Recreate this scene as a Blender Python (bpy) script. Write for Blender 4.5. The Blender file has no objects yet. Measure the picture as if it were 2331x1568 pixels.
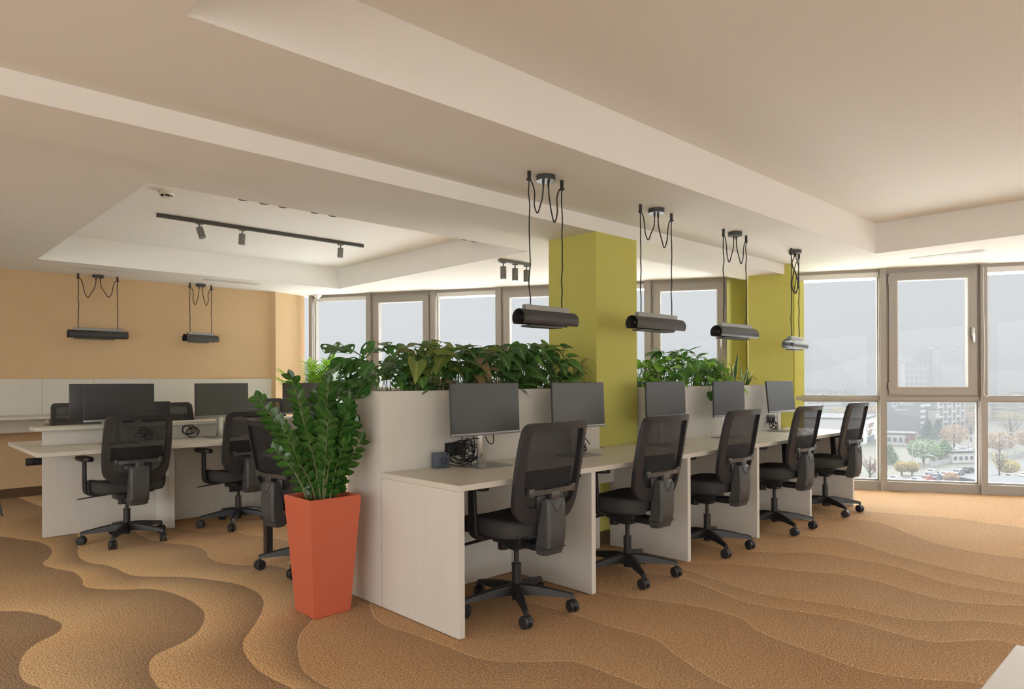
import bpy, bmesh, math, random
import numpy as np
from mathutils import Vector, Matrix
from mathutils.geometry import delaunay_2d_cdt, tessellate_polygon
random.seed(7)
PI = math.pi
SC = bpy.context.scene
COL = SC.collection

# ------------------------------------------------------------------ helpers
def lin(h):
    if isinstance(h, (tuple, list)): return (h[0], h[1], h[2], 1)
    h = h.lstrip('#'); o = []
    for i in (0, 2, 4):
        c = int(h[i:i+2], 16) / 255
        o.append(c / 12.92 if c <= .04045 else ((c + .055) / 1.055) ** 2.4)
    return (*o, 1)

def V(*a): return Vector(a)

class MB:
    """collects geometry and links it as one mesh object"""
    def __init__(s): s.v = []; s.f = []; s.uv = []
    def add(s, vs, fs, uvs=None):
        o = len(s.v); s.v += [tuple(p) for p in vs]
        for k, f in enumerate(fs):
            s.f.append(tuple(i + o for i in f)); s.uv.append(uvs[k] if uvs else None)
        return s
    def mark(s): return len(s.v)
    def xf(s, m, start=0):
        for i in range(start, len(s.v)): s.v[i] = tuple(m @ Vector(s.v[i]))
        return s
    def box(s, x0, x1, y0, y1, z0, z1, bev=0, seg=2, m=None):
        st = s.mark()
        if bev:
            bm = bmesh.new()
            bmesh.ops.create_cube(bm, size=1)
            for v in bm.verts:
                v.co = ((x0+x1)/2 + v.co.x*(x1-x0), (y0+y1)/2 + v.co.y*(y1-y0), (z0+z1)/2 + v.co.z*(z1-z0))
            bmesh.ops.bevel(bm, geom=bm.edges[:], offset=bev, segments=seg, profile=.5, affect='EDGES')
            bm.verts.index_update()
            s.add([v.co[:] for v in bm.verts], [[v.index for v in f.verts] for f in bm.faces]); bm.free()
        else:
            p = [(x0,y0,z0),(x1,y0,z0),(x1,y1,z0),(x0,y1,z0),(x0,y0,z1),(x1,y0,z1),(x1,y1,z1),(x0,y1,z1)]
            s.add(p, [(0,3,2,1),(4,5,6,7),(0,1,5,4),(1,2,6,5),(2,3,7,6),(3,0,4,7)])
        if m is not None: s.xf(m, st)
        return s
    def cyl(s, p0, p1, r0, r1=None, n=16, caps=True):
        r1 = r0 if r1 is None else r1
        p0 = Vector(p0); p1 = Vector(p1); a = (p1-p0).normalized()
        u = a.orthogonal().normalized(); w = a.cross(u)
        vs = []
        for k in range(n):
            d = u*math.cos(2*PI*k/n) + w*math.sin(2*PI*k/n)
            vs += [p0 + d*r0, p1 + d*r1]
        fs = [(2*k, 2*((k+1)%n), 2*((k+1)%n)+1, 2*k+1) for k in range(n)]
        if caps: fs += [tuple(2*k for k in range(n))[::-1], tuple(2*k+1 for k in range(n))]
        return s.add(vs, fs)
    def tube(s, pts, r, n=6, caps=True):
        pts = [Vector(p) for p in pts]; vs = []; fs = []; up = None
        R = r if isinstance(r, (list, tuple)) else [r]*len(pts)
        for i, p in enumerate(pts):
            a = (pts[min(i+1, len(pts)-1)] - pts[max(i-1, 0)])
            a = a.normalized() if a.length > 1e-9 else V(0,0,1)
            if up is None: up = a.orthogonal().normalized()
            up = (up - a*up.dot(a))
            up = up.normalized() if up.length > 1e-6 else a.orthogonal().normalized()
            w = a.cross(up)
            for k in range(n): vs.append(p + (up*math.cos(2*PI*k/n) + w*math.sin(2*PI*k/n))*R[i])
        for i in range(len(pts)-1):
            for k in range(n):
                fs.append((i*n+k, i*n+(k+1)%n, (i+1)*n+(k+1)%n, (i+1)*n+k))
        if caps:
            fs.append(tuple(range(n))[::-1]); fs.append(tuple((len(pts)-1)*n+k for k in range(n)))
        return s.add(vs, fs)
    def prism(s, poly, z0, z1):
        n = len(poly)
        return s.add([(x,y,z0) for x,y in poly] + [(x,y,z1) for x,y in poly],
                     [tuple(range(n))[::-1], tuple(range(n, 2*n))] + [(i,(i+1)%n,n+(i+1)%n,n+i) for i in range(n)])
    def lathe(s, prof, n=24, o=(0,0,0)):
        vs = []; fs = []; m = len(prof)
        for k in range(n):
            c, t = math.cos(2*PI*k/n), math.sin(2*PI*k/n)
            vs += [(o[0]+r*c, o[1]+r*t, o[2]+z) for r, z in prof]
        for k in range(n):
            for i in range(m-1):
                fs.append((k*m+i, ((k+1)%n)*m+i, ((k+1)%n)*m+i+1, k*m+i+1))
        return s.add(vs, fs)
    def build(s, name, mat=None, parent=None, loc=None, rot=None, sharp=35, col=None):
        me = bpy.data.meshes.new(name); me.from_pydata(s.v, [], s.f)
        if any(u is not None for u in s.uv):
            l = me.uv_layers.new(name='UVMap'); k = 0; fl = []
            for f, u in zip(s.f, s.uv):
                for j in range(len(f)): fl += list(u[j]) if u else [0, 0]
            l.data.foreach_set('uv', fl)
        me.polygons.foreach_set('use_smooth', [True]*len(me.polygons))
        me.update()
        me.set_sharp_from_angle(angle=math.radians(sharp))
        if mat: me.materials.append(mat)
        o = bpy.data.objects.new(name, me); COL.objects.link(o)
        if parent: o.parent = parent
        if loc: o.location = loc
        if rot: o.rotation_euler = rot
        return o

def smooth(pts, k=6):
    """Catmull-Rom through the points"""
    P = [Vector(p) for p in pts]; out = []
    for i in range(len(P)-1):
        a = P[max(i-1,0)]; b = P[i]; c = P[i+1]; d = P[min(i+2,len(P)-1)]
        for j in range(k):
            t = j/k
            out.append(.5*((2*b) + (c-a)*t + (2*a-5*b+4*c-d)*t*t + (3*b-a-3*c+d)*t**3))
    out.append(P[-1]); return out

def tag(o, label=None, cat=None, group=None, kind=None):
    if label: o['label'] = label
    if cat: o['category'] = cat
    if group: o['group'] = group
    if kind: o['kind'] = kind
    return o
def thing(name, label, cat, loc=(0,0,0), rz=0, group=None):
    o = bpy.data.objects.new(name, None); COL.objects.link(o); o.empty_display_size = .1
    o.location = loc; o.rotation_euler = (0,0,rz)
    return tag(o, label, cat, group)
def struct(name, mb, m, label, cat, **k): return tag(mb.build(name, m, **k), label, cat, kind='structure')
CH = {}
def kids(o): return [c for c in bpy.data.objects if c.parent == o]
def dup(root, loc, rz, label, group=None, lift=0, still=()):
    r = root.copy(); COL.objects.link(r); r.location = loc; r.rotation_euler = (0,0,rz)
    r['label'] = label
    if group: r['group'] = group
    for ch in kids(root):
        c = ch.copy(); COL.objects.link(c); c.parent = r
        if lift and not ch.name.split('.')[0] in still: c.location.z += lift
        for g in kids(ch):
            d = g.copy(); COL.objects.link(d); d.parent = c
    return r

# ------------------------------------------------------------------ materials
def node_mat(name):
    m = bpy.data.materials.new(name); m.use_nodes = True
    nt = m.node_tree; b = nt.nodes['Principled BSDF']; return m, nt, b
def N(nt, t, **k):
    n = nt.nodes.new(t)
    for a, v in k.items():
        if a in n.inputs.keys() if hasattr(n.inputs, 'keys') else False: n.inputs[a].default_value = v
        else: setattr(n, a, v)
    return n
def mat(name, c, rough=.5, spec=.5, metal=0, var=0, vscale=6, bump=0, bscale=60, stretch=None):
    """plain paint, plastic, fabric: base colour with an optional soft variation and bump"""
    m, nt, b = node_mat(name)
    b.inputs['Base Color'].default_value = lin(c); b.inputs['Roughness'].default_value = rough
    b.inputs['Specular IOR Level'].default_value = spec; b.inputs['Metallic'].default_value = metal
    L = nt.links
    if var or bump: tc = nt.nodes.new('ShaderNodeTexCoord')
    if var:
        nz = nt.nodes.new('ShaderNodeTexNoise'); nz.inputs['Scale'].default_value = vscale; nz.inputs['Detail'].default_value = 4
        src = tc.outputs['Object']
        if stretch:
            mp = nt.nodes.new('ShaderNodeMapping'); mp.inputs['Scale'].default_value = stretch
            L.new(src, mp.inputs['Vector']); src = mp.outputs['Vector']
        L.new(src, nz.inputs['Vector'])
        mx = nt.nodes.new('ShaderNodeMix'); mx.data_type = 'RGBA'
        c0 = lin(c); mx.inputs[6].default_value = tuple(max(0, x*(1-var)) for x in c0[:3])+(1,)
        mx.inputs[7].default_value = tuple(min(1, x*(1+var)) for x in c0[:3])+(1,)
        L.new(nz.outputs['Fac'], mx.inputs[0]); L.new(mx.outputs[2], b.inputs['Base Color'])
    if bump:
        n2 = nt.nodes.new('ShaderNodeTexNoise'); n2.inputs['Scale'].default_value = bscale; n2.inputs['Detail'].default_value = 2
        L.new(tc.outputs['Object'], n2.inputs['Vector'])
        bp = nt.nodes.new('ShaderNodeBump'); bp.inputs['Strength'].default_value = bump; bp.inputs['Distance'].default_value = .004
        L.new(n2.outputs['Fac'], bp.inputs['Height']); L.new(bp.outputs['Normal'], b.inputs['Normal'])
    return m

def leaf_mat(name, c1, c2, vein=None, edge=None, trans=.3, rough=.35, vscale=9):
    m, nt, b = node_mat(name); L = nt.links
    tc = nt.nodes.new('ShaderNodeTexCoord'); nz = nt.nodes.new('ShaderNodeTexNoise')
    nz.inputs['Scale'].default_value = vscale; nz.inputs['Detail'].default_value = 3
    L.new(tc.outputs['Object'], nz.inputs['Vector'])
    rp = nt.nodes.new('ShaderNodeMapRange'); rp.inputs[1].default_value = .32; rp.inputs[2].default_value = .68
    L.new(nz.outputs['Fac'], rp.inputs[0])
    mx = nt.nodes.new('ShaderNodeMix'); mx.data_type = 'RGBA'
    mx.inputs[6].default_value = lin(c1); mx.inputs[7].default_value = lin(c2)
    L.new(rp.outputs[0], mx.inputs[0]); outc = mx.outputs[2]
    if vein or edge:
        sp = nt.nodes.new('ShaderNodeSeparateXYZ'); L.new(tc.outputs['UV'], sp.inputs[0])
        ab = nt.nodes.new('ShaderNodeMath'); ab.operation = 'ABSOLUTE'; L.new(sp.outputs['X'], ab.inputs[0])
    if vein:
        r2 = nt.nodes.new('ShaderNodeMapRange'); r2.inputs[1].default_value = .0; r2.inputs[2].default_value = .22
        r2.inputs[3].default_value = .75; r2.inputs[4].default_value = 0; L.new(ab.outputs[0], r2.inputs[0])
        # side veins
        wv = nt.nodes.new('ShaderNodeMath'); wv.operation = 'MULTIPLY_ADD'; wv.inputs[1].default_value = -.35
        L.new(ab.outputs[0], wv.inputs[0]); L.new(sp.outputs['Y'], wv.inputs[2])
        fr = nt.nodes.new('ShaderNodeMath'); fr.operation = 'MULTIPLY'; fr.inputs[1].default_value = 6; L.new(wv.outputs[0], fr.inputs[0])
        f2 = nt.nodes.new('ShaderNodeMath'); f2.operation = 'PINGPONG'; f2.inputs[1].default_value = .5; L.new(fr.outputs[0], f2.inputs[0])
        f3 = nt.nodes.new('ShaderNodeMapRange'); f3.inputs[1].default_value = 0; f3.inputs[2].default_value = .14
        f3.inputs[3].default_value = .45; f3.inputs[4].default_value = 0; L.new(f2.outputs[0], f3.inputs[0])
        mxx = nt.nodes.new('ShaderNodeMath'); mxx.operation = 'MAXIMUM'; L.new(r2.outputs[0], mxx.inputs[0]); L.new(f3.outputs[0], mxx.inputs[1])
        m2 = nt.nodes.new('ShaderNodeMix'); m2.data_type = 'RGBA'; m2.inputs[7].default_value = lin(vein)
        L.new(mxx.outputs[0], m2.inputs[0]); L.new(outc, m2.inputs[6]); outc = m2.outputs[2]
    if edge:
        r3 = nt.nodes.new('ShaderNodeMapRange'); r3.inputs[1].default_value = .66; r3.inputs[2].default_value = .74
        L.new(ab.outputs[0], r3.inputs[0])
        m3 = nt.nodes.new('ShaderNodeMix'); m3.data_type = 'RGBA'; m3.inputs[7].default_value = lin(edge)
        L.new(r3.outputs[0], m3.inputs[0]); L.new(outc, m3.inputs[6]); outc = m3.outputs[2]
    L.new(outc, b.inputs['Base Color']); b.inputs['Roughness'].default_value = rough
    tr = nt.nodes.new('ShaderNodeBsdfTranslucent'); L.new(outc, tr.inputs['Color'])
    ms = nt.nodes.new('ShaderNodeMixShader'); ms.inputs[0].default_value = trans
    L.new(b.outputs[0], ms.inputs[1]); L.new(tr.outputs[0], ms.inputs[2])
    L.new(ms.outputs[0], nt.nodes['Material Output'].inputs[0])
    return m

def glass_mat(name, tint=(.97,.98,.98), gloss=.06):
    m, nt, b = node_mat(name); nt.nodes.remove(b); L = nt.links
    t = nt.nodes.new('ShaderNodeBsdfTransparent'); t.inputs[0].default_value = (*tint, 1)
    g = nt.nodes.new('ShaderNodeBsdfGlossy'); g.inputs['Roughness'].default_value = .02
    lw = nt.nodes.new('ShaderNodeLayerWeight'); lw.inputs[0].default_value = .5
    pw = nt.nodes.new('ShaderNodeMath'); pw.operation = 'POWER'; pw.inputs[1].default_value = 5; L.new(lw.outputs['Facing'], pw.inputs[0])
    fr = nt.nodes.new('ShaderNodeMath'); fr.operation = 'MULTIPLY_ADD'; fr.inputs[1].default_value = .35; fr.inputs[2].default_value = gloss; L.new(pw.outputs[0], fr.inputs[0])
    ms = nt.nodes.new('ShaderNodeMixShader'); L.new(fr.outputs[0], ms.inputs[0])
    L.new(t.outputs[0], ms.inputs[1]); L.new(g.outputs[0], ms.inputs[2])
    L.new(ms.outputs[0], nt.nodes['Material Output'].inputs[0]); return m

def mesh_fabric(name, c, open_=.3):
    m, nt, b = node_mat(name); L = nt.links
    b.inputs['Base Color'].default_value = lin(c); b.inputs['Roughness'].default_value = .8
    t = nt.nodes.new('ShaderNodeBsdfTransparent')
    ms = nt.nodes.new('ShaderNodeMixShader'); ms.inputs[0].default_value = open_
    L.new(b.outputs[0], ms.inputs[1]); L.new(t.outputs[0], ms.inputs[2])
    L.new(ms.outputs[0], nt.nodes['Material Output'].inputs[0]); return m

M = {}
M['ceil'] = mat('ceiling_paint', (.74,.73,.69), .9, .2)
M['ceil_lit'] = mat('daylit_recess_colour', (.88,.88,.86), .9, .2)
M['barg'] = mat('glossy_dark_plastic', (.05,.05,.048), .25, .6)
M['tan'] = mat('tan_wall_paint', (.58,.41,.24), .85, .2, var=.03, vscale=3)
M['white'] = mat('white_wall_paint', (.78,.76,.71), .9, .2)
M['yellow'] = mat('olive_yellow_paint', (.47,.445,.11), .7, .3)
M['lam'] = mat('cream_laminate', (.60,.575,.52), .42, .4, var=.05, vscale=2.2, stretch=(9,9,1))
M['lamtop'] = mat('cream_laminate_top', (.58,.55,.475), .38, .4, var=.04, vscale=2, stretch=(1,8,8))
M['frame'] = mat('taupe_aluminium', (.31,.28,.25), .45, .4)
M['framel'] = mat('pale_aluminium', (.62,.60,.57), .4, .5)
M['glass'] = glass_mat('window_glass', gloss=.004)
M['black'] = mat('black_plastic', (.014,.014,.015), .42, .45)
M['blackm'] = mat('black_metal', (.02,.02,.021), .35, .5)
M['dgrey'] = mat('charcoal_plastic', (.022,.022,.024), .42, .45)
M['spine'] = mat('grey_plastic', (.055,.055,.054), .5, .5, bump=.08, bscale=300)
M['seat'] = mat('charcoal_fabric', (.050,.048,.046), .9, .2, var=.15, vscale=80, bump=.3, bscale=400)
M['mesh'] = mesh_fabric('black_mesh_fabric', (.010,.010,.011), .13)
M['chrome'] = mat('brushed_metal', (.62,.62,.61), .28, .5, metal=1)
M['barm'] = mat('grey_metal', (.28,.28,.27), .35, .5, metal=.8)
M['screen'] = mat('matte_screen', (.022,.023,.024), .30, .9)
M['mon'] = mat('monitor_plastic', (.035,.036,.038), .4, .5)
M['silver'] = mat('silver_plastic', (.30,.31,.32), .35, .5, metal=.7)
M['lamp'] = mat('dark_lamp_metal', (.055,.055,.053), .38, .5, metal=.3)
M['cord'] = mat('black_cord', (.015,.015,.015), .6, .3)
M['socket'] = mat('slate_plastic', (.07,.085,.11), .45, .4)
M['pot'] = mat('terracotta_orange_paint', (.50,.115,.058), .5, .35, var=.05, vscale=4)
M['soil'] = mat('dark_soil', (.03,.018,.011), .95, .1, var=.5, vscale=60, bump=1, bscale=90)
M['whited'] = mat('white_detector_plastic', (.8,.79,.75), .5, .4)
M['greyspot'] = mat('grey_lamp_metal', (.16,.16,.145), .45, .4)
M['dspot'] = mat('dark_spot_metal', (.06,.058,.052), .45, .4)
M['base'] = mat('brown_baseboard', (.10,.06,.032), .7, .2)
M['beige'] = mat('beige_chair_fabric', (.34,.31,.24), .9, .2, bump=.3, bscale=300)
M['wtable'] = mat('white_table_top', (.80,.81,.83), .35, .4)
M['bulb'] = glass_mat('bulb_glass', (.95,.93,.88))
M['stemg'] = mat('green_stem', (.10,.17,.04), .6, .3)
M['stemd'] = mat('zz_stem', (.09,.11,.035), .5, .4)

def carpet():
    m, nt, b = node_mat('wave_carpet'); L = nt.links
    at = nt.nodes.new('ShaderNodeAttribute'); at.attribute_name = 'wave'
    sp = nt.nodes.new('ShaderNodeSeparateColor'); L.new(at.outputs['Color'], sp.inputs[0])
    tc = nt.nodes.new('ShaderNodeTexCoord')
    def mixc(f, a, bb):
        x = nt.nodes.new('ShaderNodeMix'); x.data_type = 'RGBA'
        for s, val in ((6, a), (7, bb)):
            if isinstance(val, tuple): x.inputs[s].default_value = val
            else: L.new(val, x.inputs[s])
        if isinstance(f, float): x.inputs[0].default_value = f
        else: L.new(f, x.inputs[0])
        return x.outputs[2]
    light = lin((.80,.555,.30)); dark = lin((.37,.255,.155)); plain = lin((.55,.35,.190)); plaind = lin((.44,.275,.150))
    wl = mixc(sp.outputs['Red'], light, dark)
    wr = mixc(sp.outputs['Red'], plain, plaind)
    col = mixc(sp.outputs['Blue'], wr, wl)
    # thin pale seam along the right-hand waves
    ln = nt.nodes.new('ShaderNodeMapRange'); ln.inputs[1].default_value = .004; ln.inputs[2].default_value = .011
    ln.inputs[3].default_value = .75; ln.inputs[4].default_value = 0; L.new(sp.outputs['Green'], ln.inputs[0])
    iv = nt.nodes.new('ShaderNodeMath'); iv.operation = 'SUBTRACT'; iv.inputs[0].default_value = 1; L.new(sp.outputs['Blue'], iv.inputs[1])
    lm = nt.nodes.new('ShaderNodeMath'); lm.operation = 'MULTIPLY'; L.new(ln.outputs[0], lm.inputs[0]); L.new(iv.outputs[0], lm.inputs[1])
    col = mixc(lm.outputs[0], col, lin((.72,.52,.30)))
    # loop pile speckle
    vo = nt.nodes.new('ShaderNodeTexVoronoi'); vo.inputs['Scale'].default_value = 105; L.new(tc.outputs['Object'], vo.inputs['Vector'])
    nz = nt.nodes.new('ShaderNodeTexNoise'); nz.inputs['Scale'].default_value = 120; nz.inputs['Detail'].default_value = 2; L.new(tc.outputs['Object'], nz.inputs['Vector'])
    r = nt.nodes.new('ShaderNodeMapRange'); r.inputs[1].default_value = .3; r.inputs[2].default_value = .72; r.inputs[3].default_value = .48; r.inputs[4].default_value = 1.36
    L.new(nz.outputs['Fac'], r.inputs[0])
    ml = nt.nodes.new('ShaderNodeMix'); ml.data_type = 'RGBA'; ml.blend_type = 'MULTIPLY'; ml.inputs[0].default_value = 1
    L.new(col, ml.inputs[6]); L.new(r.outputs[0], ml.inputs[7])
    big = nt.nodes.new('ShaderNodeTexNoise'); big.inputs['Scale'].default_value = 1.1; L.new(tc.outputs['Object'], big.inputs['Vector'])
    rb = nt.nodes.new('ShaderNodeMapRange'); rb.inputs[1].default_value = .35; rb.inputs[2].default_value = .65; rb.inputs[3].default_value = 0; rb.inputs[4].default_value = .35
    L.new(big.outputs['Fac'], rb.inputs[0])
    m3 = nt.nodes.new('ShaderNodeMix'); m3.data_type = 'RGBA'; m3.blend_type = 'MULTIPLY'; m3.inputs[7].default_value = (1,.80,.62,1)
    L.new(rb.outputs[0], m3.inputs[0]); L.new(ml.outputs[2], m3.inputs[6])
    L.new(m3.outputs[2], b.inputs['Base Color']); b.inputs['Roughness'].default_value = .95; b.inputs['Specular IOR Level'].default_value = .1
    bp = nt.nodes.new('ShaderNodeBump'); bp.inputs['Strength'].default_value = .7; bp.inputs['Distance'].default_value = .006
    L.new(vo.outputs['Distance'], bp.inputs['Height']); bp.invert = True; L.new(bp.outputs['Normal'], b.inputs['Normal'])
    return m
M['carpet'] = carpet()
# ------------------------------------------------------------------ light settings
USE_HAZE = True
HAZE_COL = (.99,.99,1.0); HAZE_ALB = .145
SKY_COL = (.98,.98,1.0); SKY_STR = .66
SUNS = [('daylight_window_side', (-.70,-.10,-.70), 19, 105, (.95,.98,1)),
        ('daylight_window_side_far', (-.60,-.48,-.64), 42, 105, (.95,.98,1)),
        ('daylight_left', (.88,.05,-.45), 6, 110, (1,.99,.97)),
        ('daylight_rear', (.1,.80,-.58), 7, 110, (1,.99,.97))]
EXPO = 0.0
# ------------------------------------------------------------------ room shell
ZS = 2.48
RP = V(7.87, 3.505, 0); RE = V(.482, -.876, 0).normalized(); RN = V(RE.y*-1, RE.x, 0)
LP = V(4.72, 9.17, 0); LE = (V(7.59, 4.2, 0) - LP).normalized(); LN = V(-LE.y, LE.x, 0)
RLEN = 8.62; LLEN = (V(7.59, 4.2, 0) - LP).length
r0 = RP + RN*.16; r1 = RP + RE*RLEN + RN*.16; l0 = LP + LN*.16; l1 = LP + LE*LLEN + LN*.16
OUT = [(-3.6,-4.3), (r1.x,-4.3), (r1.x,r1.y), (r0.x,r0.y), (8.06,4.24), (l1.x,l1.y), (l0.x,l0.y), (4.70,9.45), (-3.6,9.45)]
HR = [(.80,-2.6), (7.25,-2.6), (7.25,2.418), (.80,2.418)]
HL = [(1.30,4.62), (4.645,4.62), (4.645,8.215), (1.30,8.215)]

def make_ceiling():
    mb = MB()
    loops = [[V(x,y,0) for x,y in p] for p in (OUT, HR, HL)]
    flat = [p for l in loops for p in l]
    tris = tessellate_polygon(loops)
    mb.add([(p.x,p.y,ZS) for p in flat], [tuple(t) for t in tris])
    for (h, zt) in ((HR, 2.776), (HL, 2.752)):
        n = len(h)
        mb.add([(x,y,ZS) for x,y in h]+[(x,y,zt) for x,y in h], [(i,(i+1)%n,n+(i+1)%n,n+i) for i in range(n)] + [tuple(range(n,2*n))])
    # slab above keeps the daylight out of the recesses
    mb.add([(x,y,2.95) for x,y in OUT], [tuple(range(len(OUT)))])
    n = len(OUT)
    mb.add([(x,y,ZS) for x,y in OUT]+[(x,y,2.95) for x,y in OUT], [(i,(i+1)%n,n+(i+1)%n,n+i) for i in range(n)])
    o = struct('ceiling', mb, M['ceil'], 'warm white plaster ceiling with two long raised recesses', 'ceiling', sharp=20)
    # far recess gets a paler colour: its extra daylight is painted in
    o.data.materials.append(M['ceil_lit'])
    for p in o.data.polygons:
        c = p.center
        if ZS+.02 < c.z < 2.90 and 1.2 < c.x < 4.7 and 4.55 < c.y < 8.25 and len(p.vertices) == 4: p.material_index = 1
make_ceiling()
bm_ = MB().box(-3.6, 7.24, 3.31, 3.80, 2.372, ZS+.01)
struct('trim_1', bm_, M['ceil'], 'long shallow ceiling beam running over the yellow columns', 'ceiling beam')

# carpet: wave bands cut along the pile lines
CURVES = [
 [(-3.7,5.4),(-1,5.15),(0.1,4.85),(0.56,4.65),(0.7,4.45),(0.74,4.3),(0.76,4.2),(0.75,4.13),(0.73,4.07),(0.68,4.01),(0.64,3.98),(0.59,3.92),(0.55,3.84),(0.52,3.74),(0.5,3.62),(0.5,3.49),(0.52,3.41),(0.54,3.35),(.58,3.1),(.57,2.6),(.5,1.5),(.3,-4.5)],
 [(-1.2,9.6),(0.3,7.9),(0.83,6.92),(0.93,6.67),(1.02,6.46),(1.05,6.2),(1.03,6.0),(0.98,5.81),(0.93,5.71),(0.92,5.59),(0.96,5.44),(1.02,5.29),(1.03,5.14),(1.02,4.99),(1.0,4.89),(1.02,4.78),(1.09,4.68),(1.18,4.59),(1.26,4.53),(1.32,4.42),(1.35,4.29),(1.37,4.14),(1.37,3.99),(1.36,3.88),(1.33,3.77),(1.27,3.64),(1.2,3.54),(1.13,3.48),(1.05,3.44),(0.99,3.41),(0.95,3.36),(0.92,3.28),(0.9,3.19),(0.89,3.08),(0.89,3.01),(.95,2.6),(1.0,1.5),(1.0,-4.5)],
 [(1.2,9.6),(1.36,7.95),(1.35,7.17),(1.3,6.56),(1.24,6.21),(1.16,5.84),(1.14,5.62),(1.16,5.44),(1.22,5.32),(1.25,5.15),(1.26,5.0),(1.29,4.88),(1.37,4.78),(1.48,4.67),(1.57,4.53),(1.64,4.38),(1.69,4.24),(1.71,4.07),(1.7,3.93),(1.66,3.79),(1.6,3.67),(1.52,3.54),(1.42,3.4),(1.34,3.29),(1.29,3.16),(1.26,3.01),(1.25,2.89),(1.26,2.76),(1.28,2.6),(1.45,1.2),(1.7,-4.5)],
 [(1.9,9.6),(1.8,7.2),(1.68,6.36),(1.67,5.94),(1.7,5.79),(1.76,5.64),(1.83,5.53),(1.86,5.36),(1.85,5.2),(1.81,5.06),(1.8,4.88),(1.83,4.76),(1.88,4.66),(1.97,4.58),(2.05,4.45),(2.07,4.2),(2.01,3.9),(1.91,3.63),(1.79,3.43),(1.71,3.32),(1.61,3.22),(1.53,3.11),(1.47,2.99),(1.4,2.82),(1.38,2.69),(1.39,2.52),(1.5,2.1),(1.9,1.0),(2.2,-4.5)],
 [(2.6,9.6),(2.1,7.0),(1.97,6.24),(2.03,6.06),(2.12,5.86),(2.22,5.8),(2.28,5.7),(2.29,5.57),(2.35,5.41),(2.42,5.19),(2.45,4.85),(2.4,4.2),(2.2,3.6),(2.0,3.2),(1.95,3.0),(1.98,2.8),(2.0,2.57),(2.01,2.39),(2.05,2.27),(2.13,2.18),(2.22,2.1),(2.3,2.01),(2.31,1.9),(2.31,1.64),(2.30,1.3),(2.32,.4),(2.7,-4.5)],
 [(3.2,9.6),(2.9,4),(2.73,3.09),(2.73,2.77),(2.75,2.6),(2.76,2.44),(2.76,2.29),(2.76,2.14),(2.78,2.01),(2.77,1.9),(2.7,1.78),(2.64,1.65),(2.57,1.47),(2.56,1.25),(2.66,.4),(3.2,-4.5)],
 [(3.9,9.6),(3.4,4),(3.22,3.04),(3.17,2.6),(3.21,2.4),(3.29,2.22),(3.35,2.02),(3.35,1.86),(3.33,1.75),(3.25,1.66),(3.2,1.54),(3.17,1.37),(3.14,1.23),(3.12,1.09),(3.15,0.98),(3.23,0.85),(3.33,0.7),(3.6,0),(3.8,-4.5)],
 [(4.5,9.6),(3.85,4.2),(3.74,3.33),(3.69,2.91),(3.7,2.62),(3.75,2.41),(3.71,2.21),(3.64,2.03),(3.6,1.89),(3.62,1.73),(3.68,1.56),(3.71,1.4),(3.7,1.24),(3.68,1.09),(3.7,0.97),(3.82,0.88),(3.93,0.78),(3.96,0.6),(4.1,0),(4.5,-4.5)],
 [(5,9.6),(4.1,4.1),(3.95,3.12),(3.93,2.75),(3.93,2.43),(3.88,2.26),(3.82,2.02),(3.82,1.83),(3.88,1.62),(3.93,1.45),(3.93,1.27),(3.97,1.13),(4.06,1.02),(4.18,0.91),(4.28,0.7),(4.5,.1),(5.2,-4.5)],
 [(5.4,8.8),(4.35,3.8),(4.07,2.85),(4.12,2.52),(4.28,2.34),(4.38,2.13),(4.45,1.93),(4.56,1.71),(4.56,1.53),(4.49,1.34),(4.44,1.12),(4.52,0.94),(4.65,0.75),(4.95,0),(6,-4.5)],
 [(6,7.8),(5,4),(4.64,2.7),(4.74,2.35),(4.97,2.08),(5.0,1.81),(5.0,1.55),(4.88,1.34),(4.82,1.16),(4.87,0.83),(5.2,.1),(6.8,-4.5)],
 [(6.6,6.8),(5.8,4),(5.43,2.6),(5.56,2.16),(5.48,1.91),(5.32,1.65),(5.22,1.37),(5.16,1.13),(5.16,0.8),(5.6,0),(7.6,-4.5)],
 [(7.5,5.2),(6.6,3.6),(6.34,2.65),(6.45,2.16),(6.19,1.85),(5.95,1.59),(5.84,1.34),(5.86,1.0),(6.2,.2),(8.4,-4.5)],
 [(8,4.3),(7,3.5),(6.75,2.82),(6.89,2.38),(7.0,2.0),(7.1,1.7),(7.06,1.21),(7.3,.4),(9.4,-4.5)],
]
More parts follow.
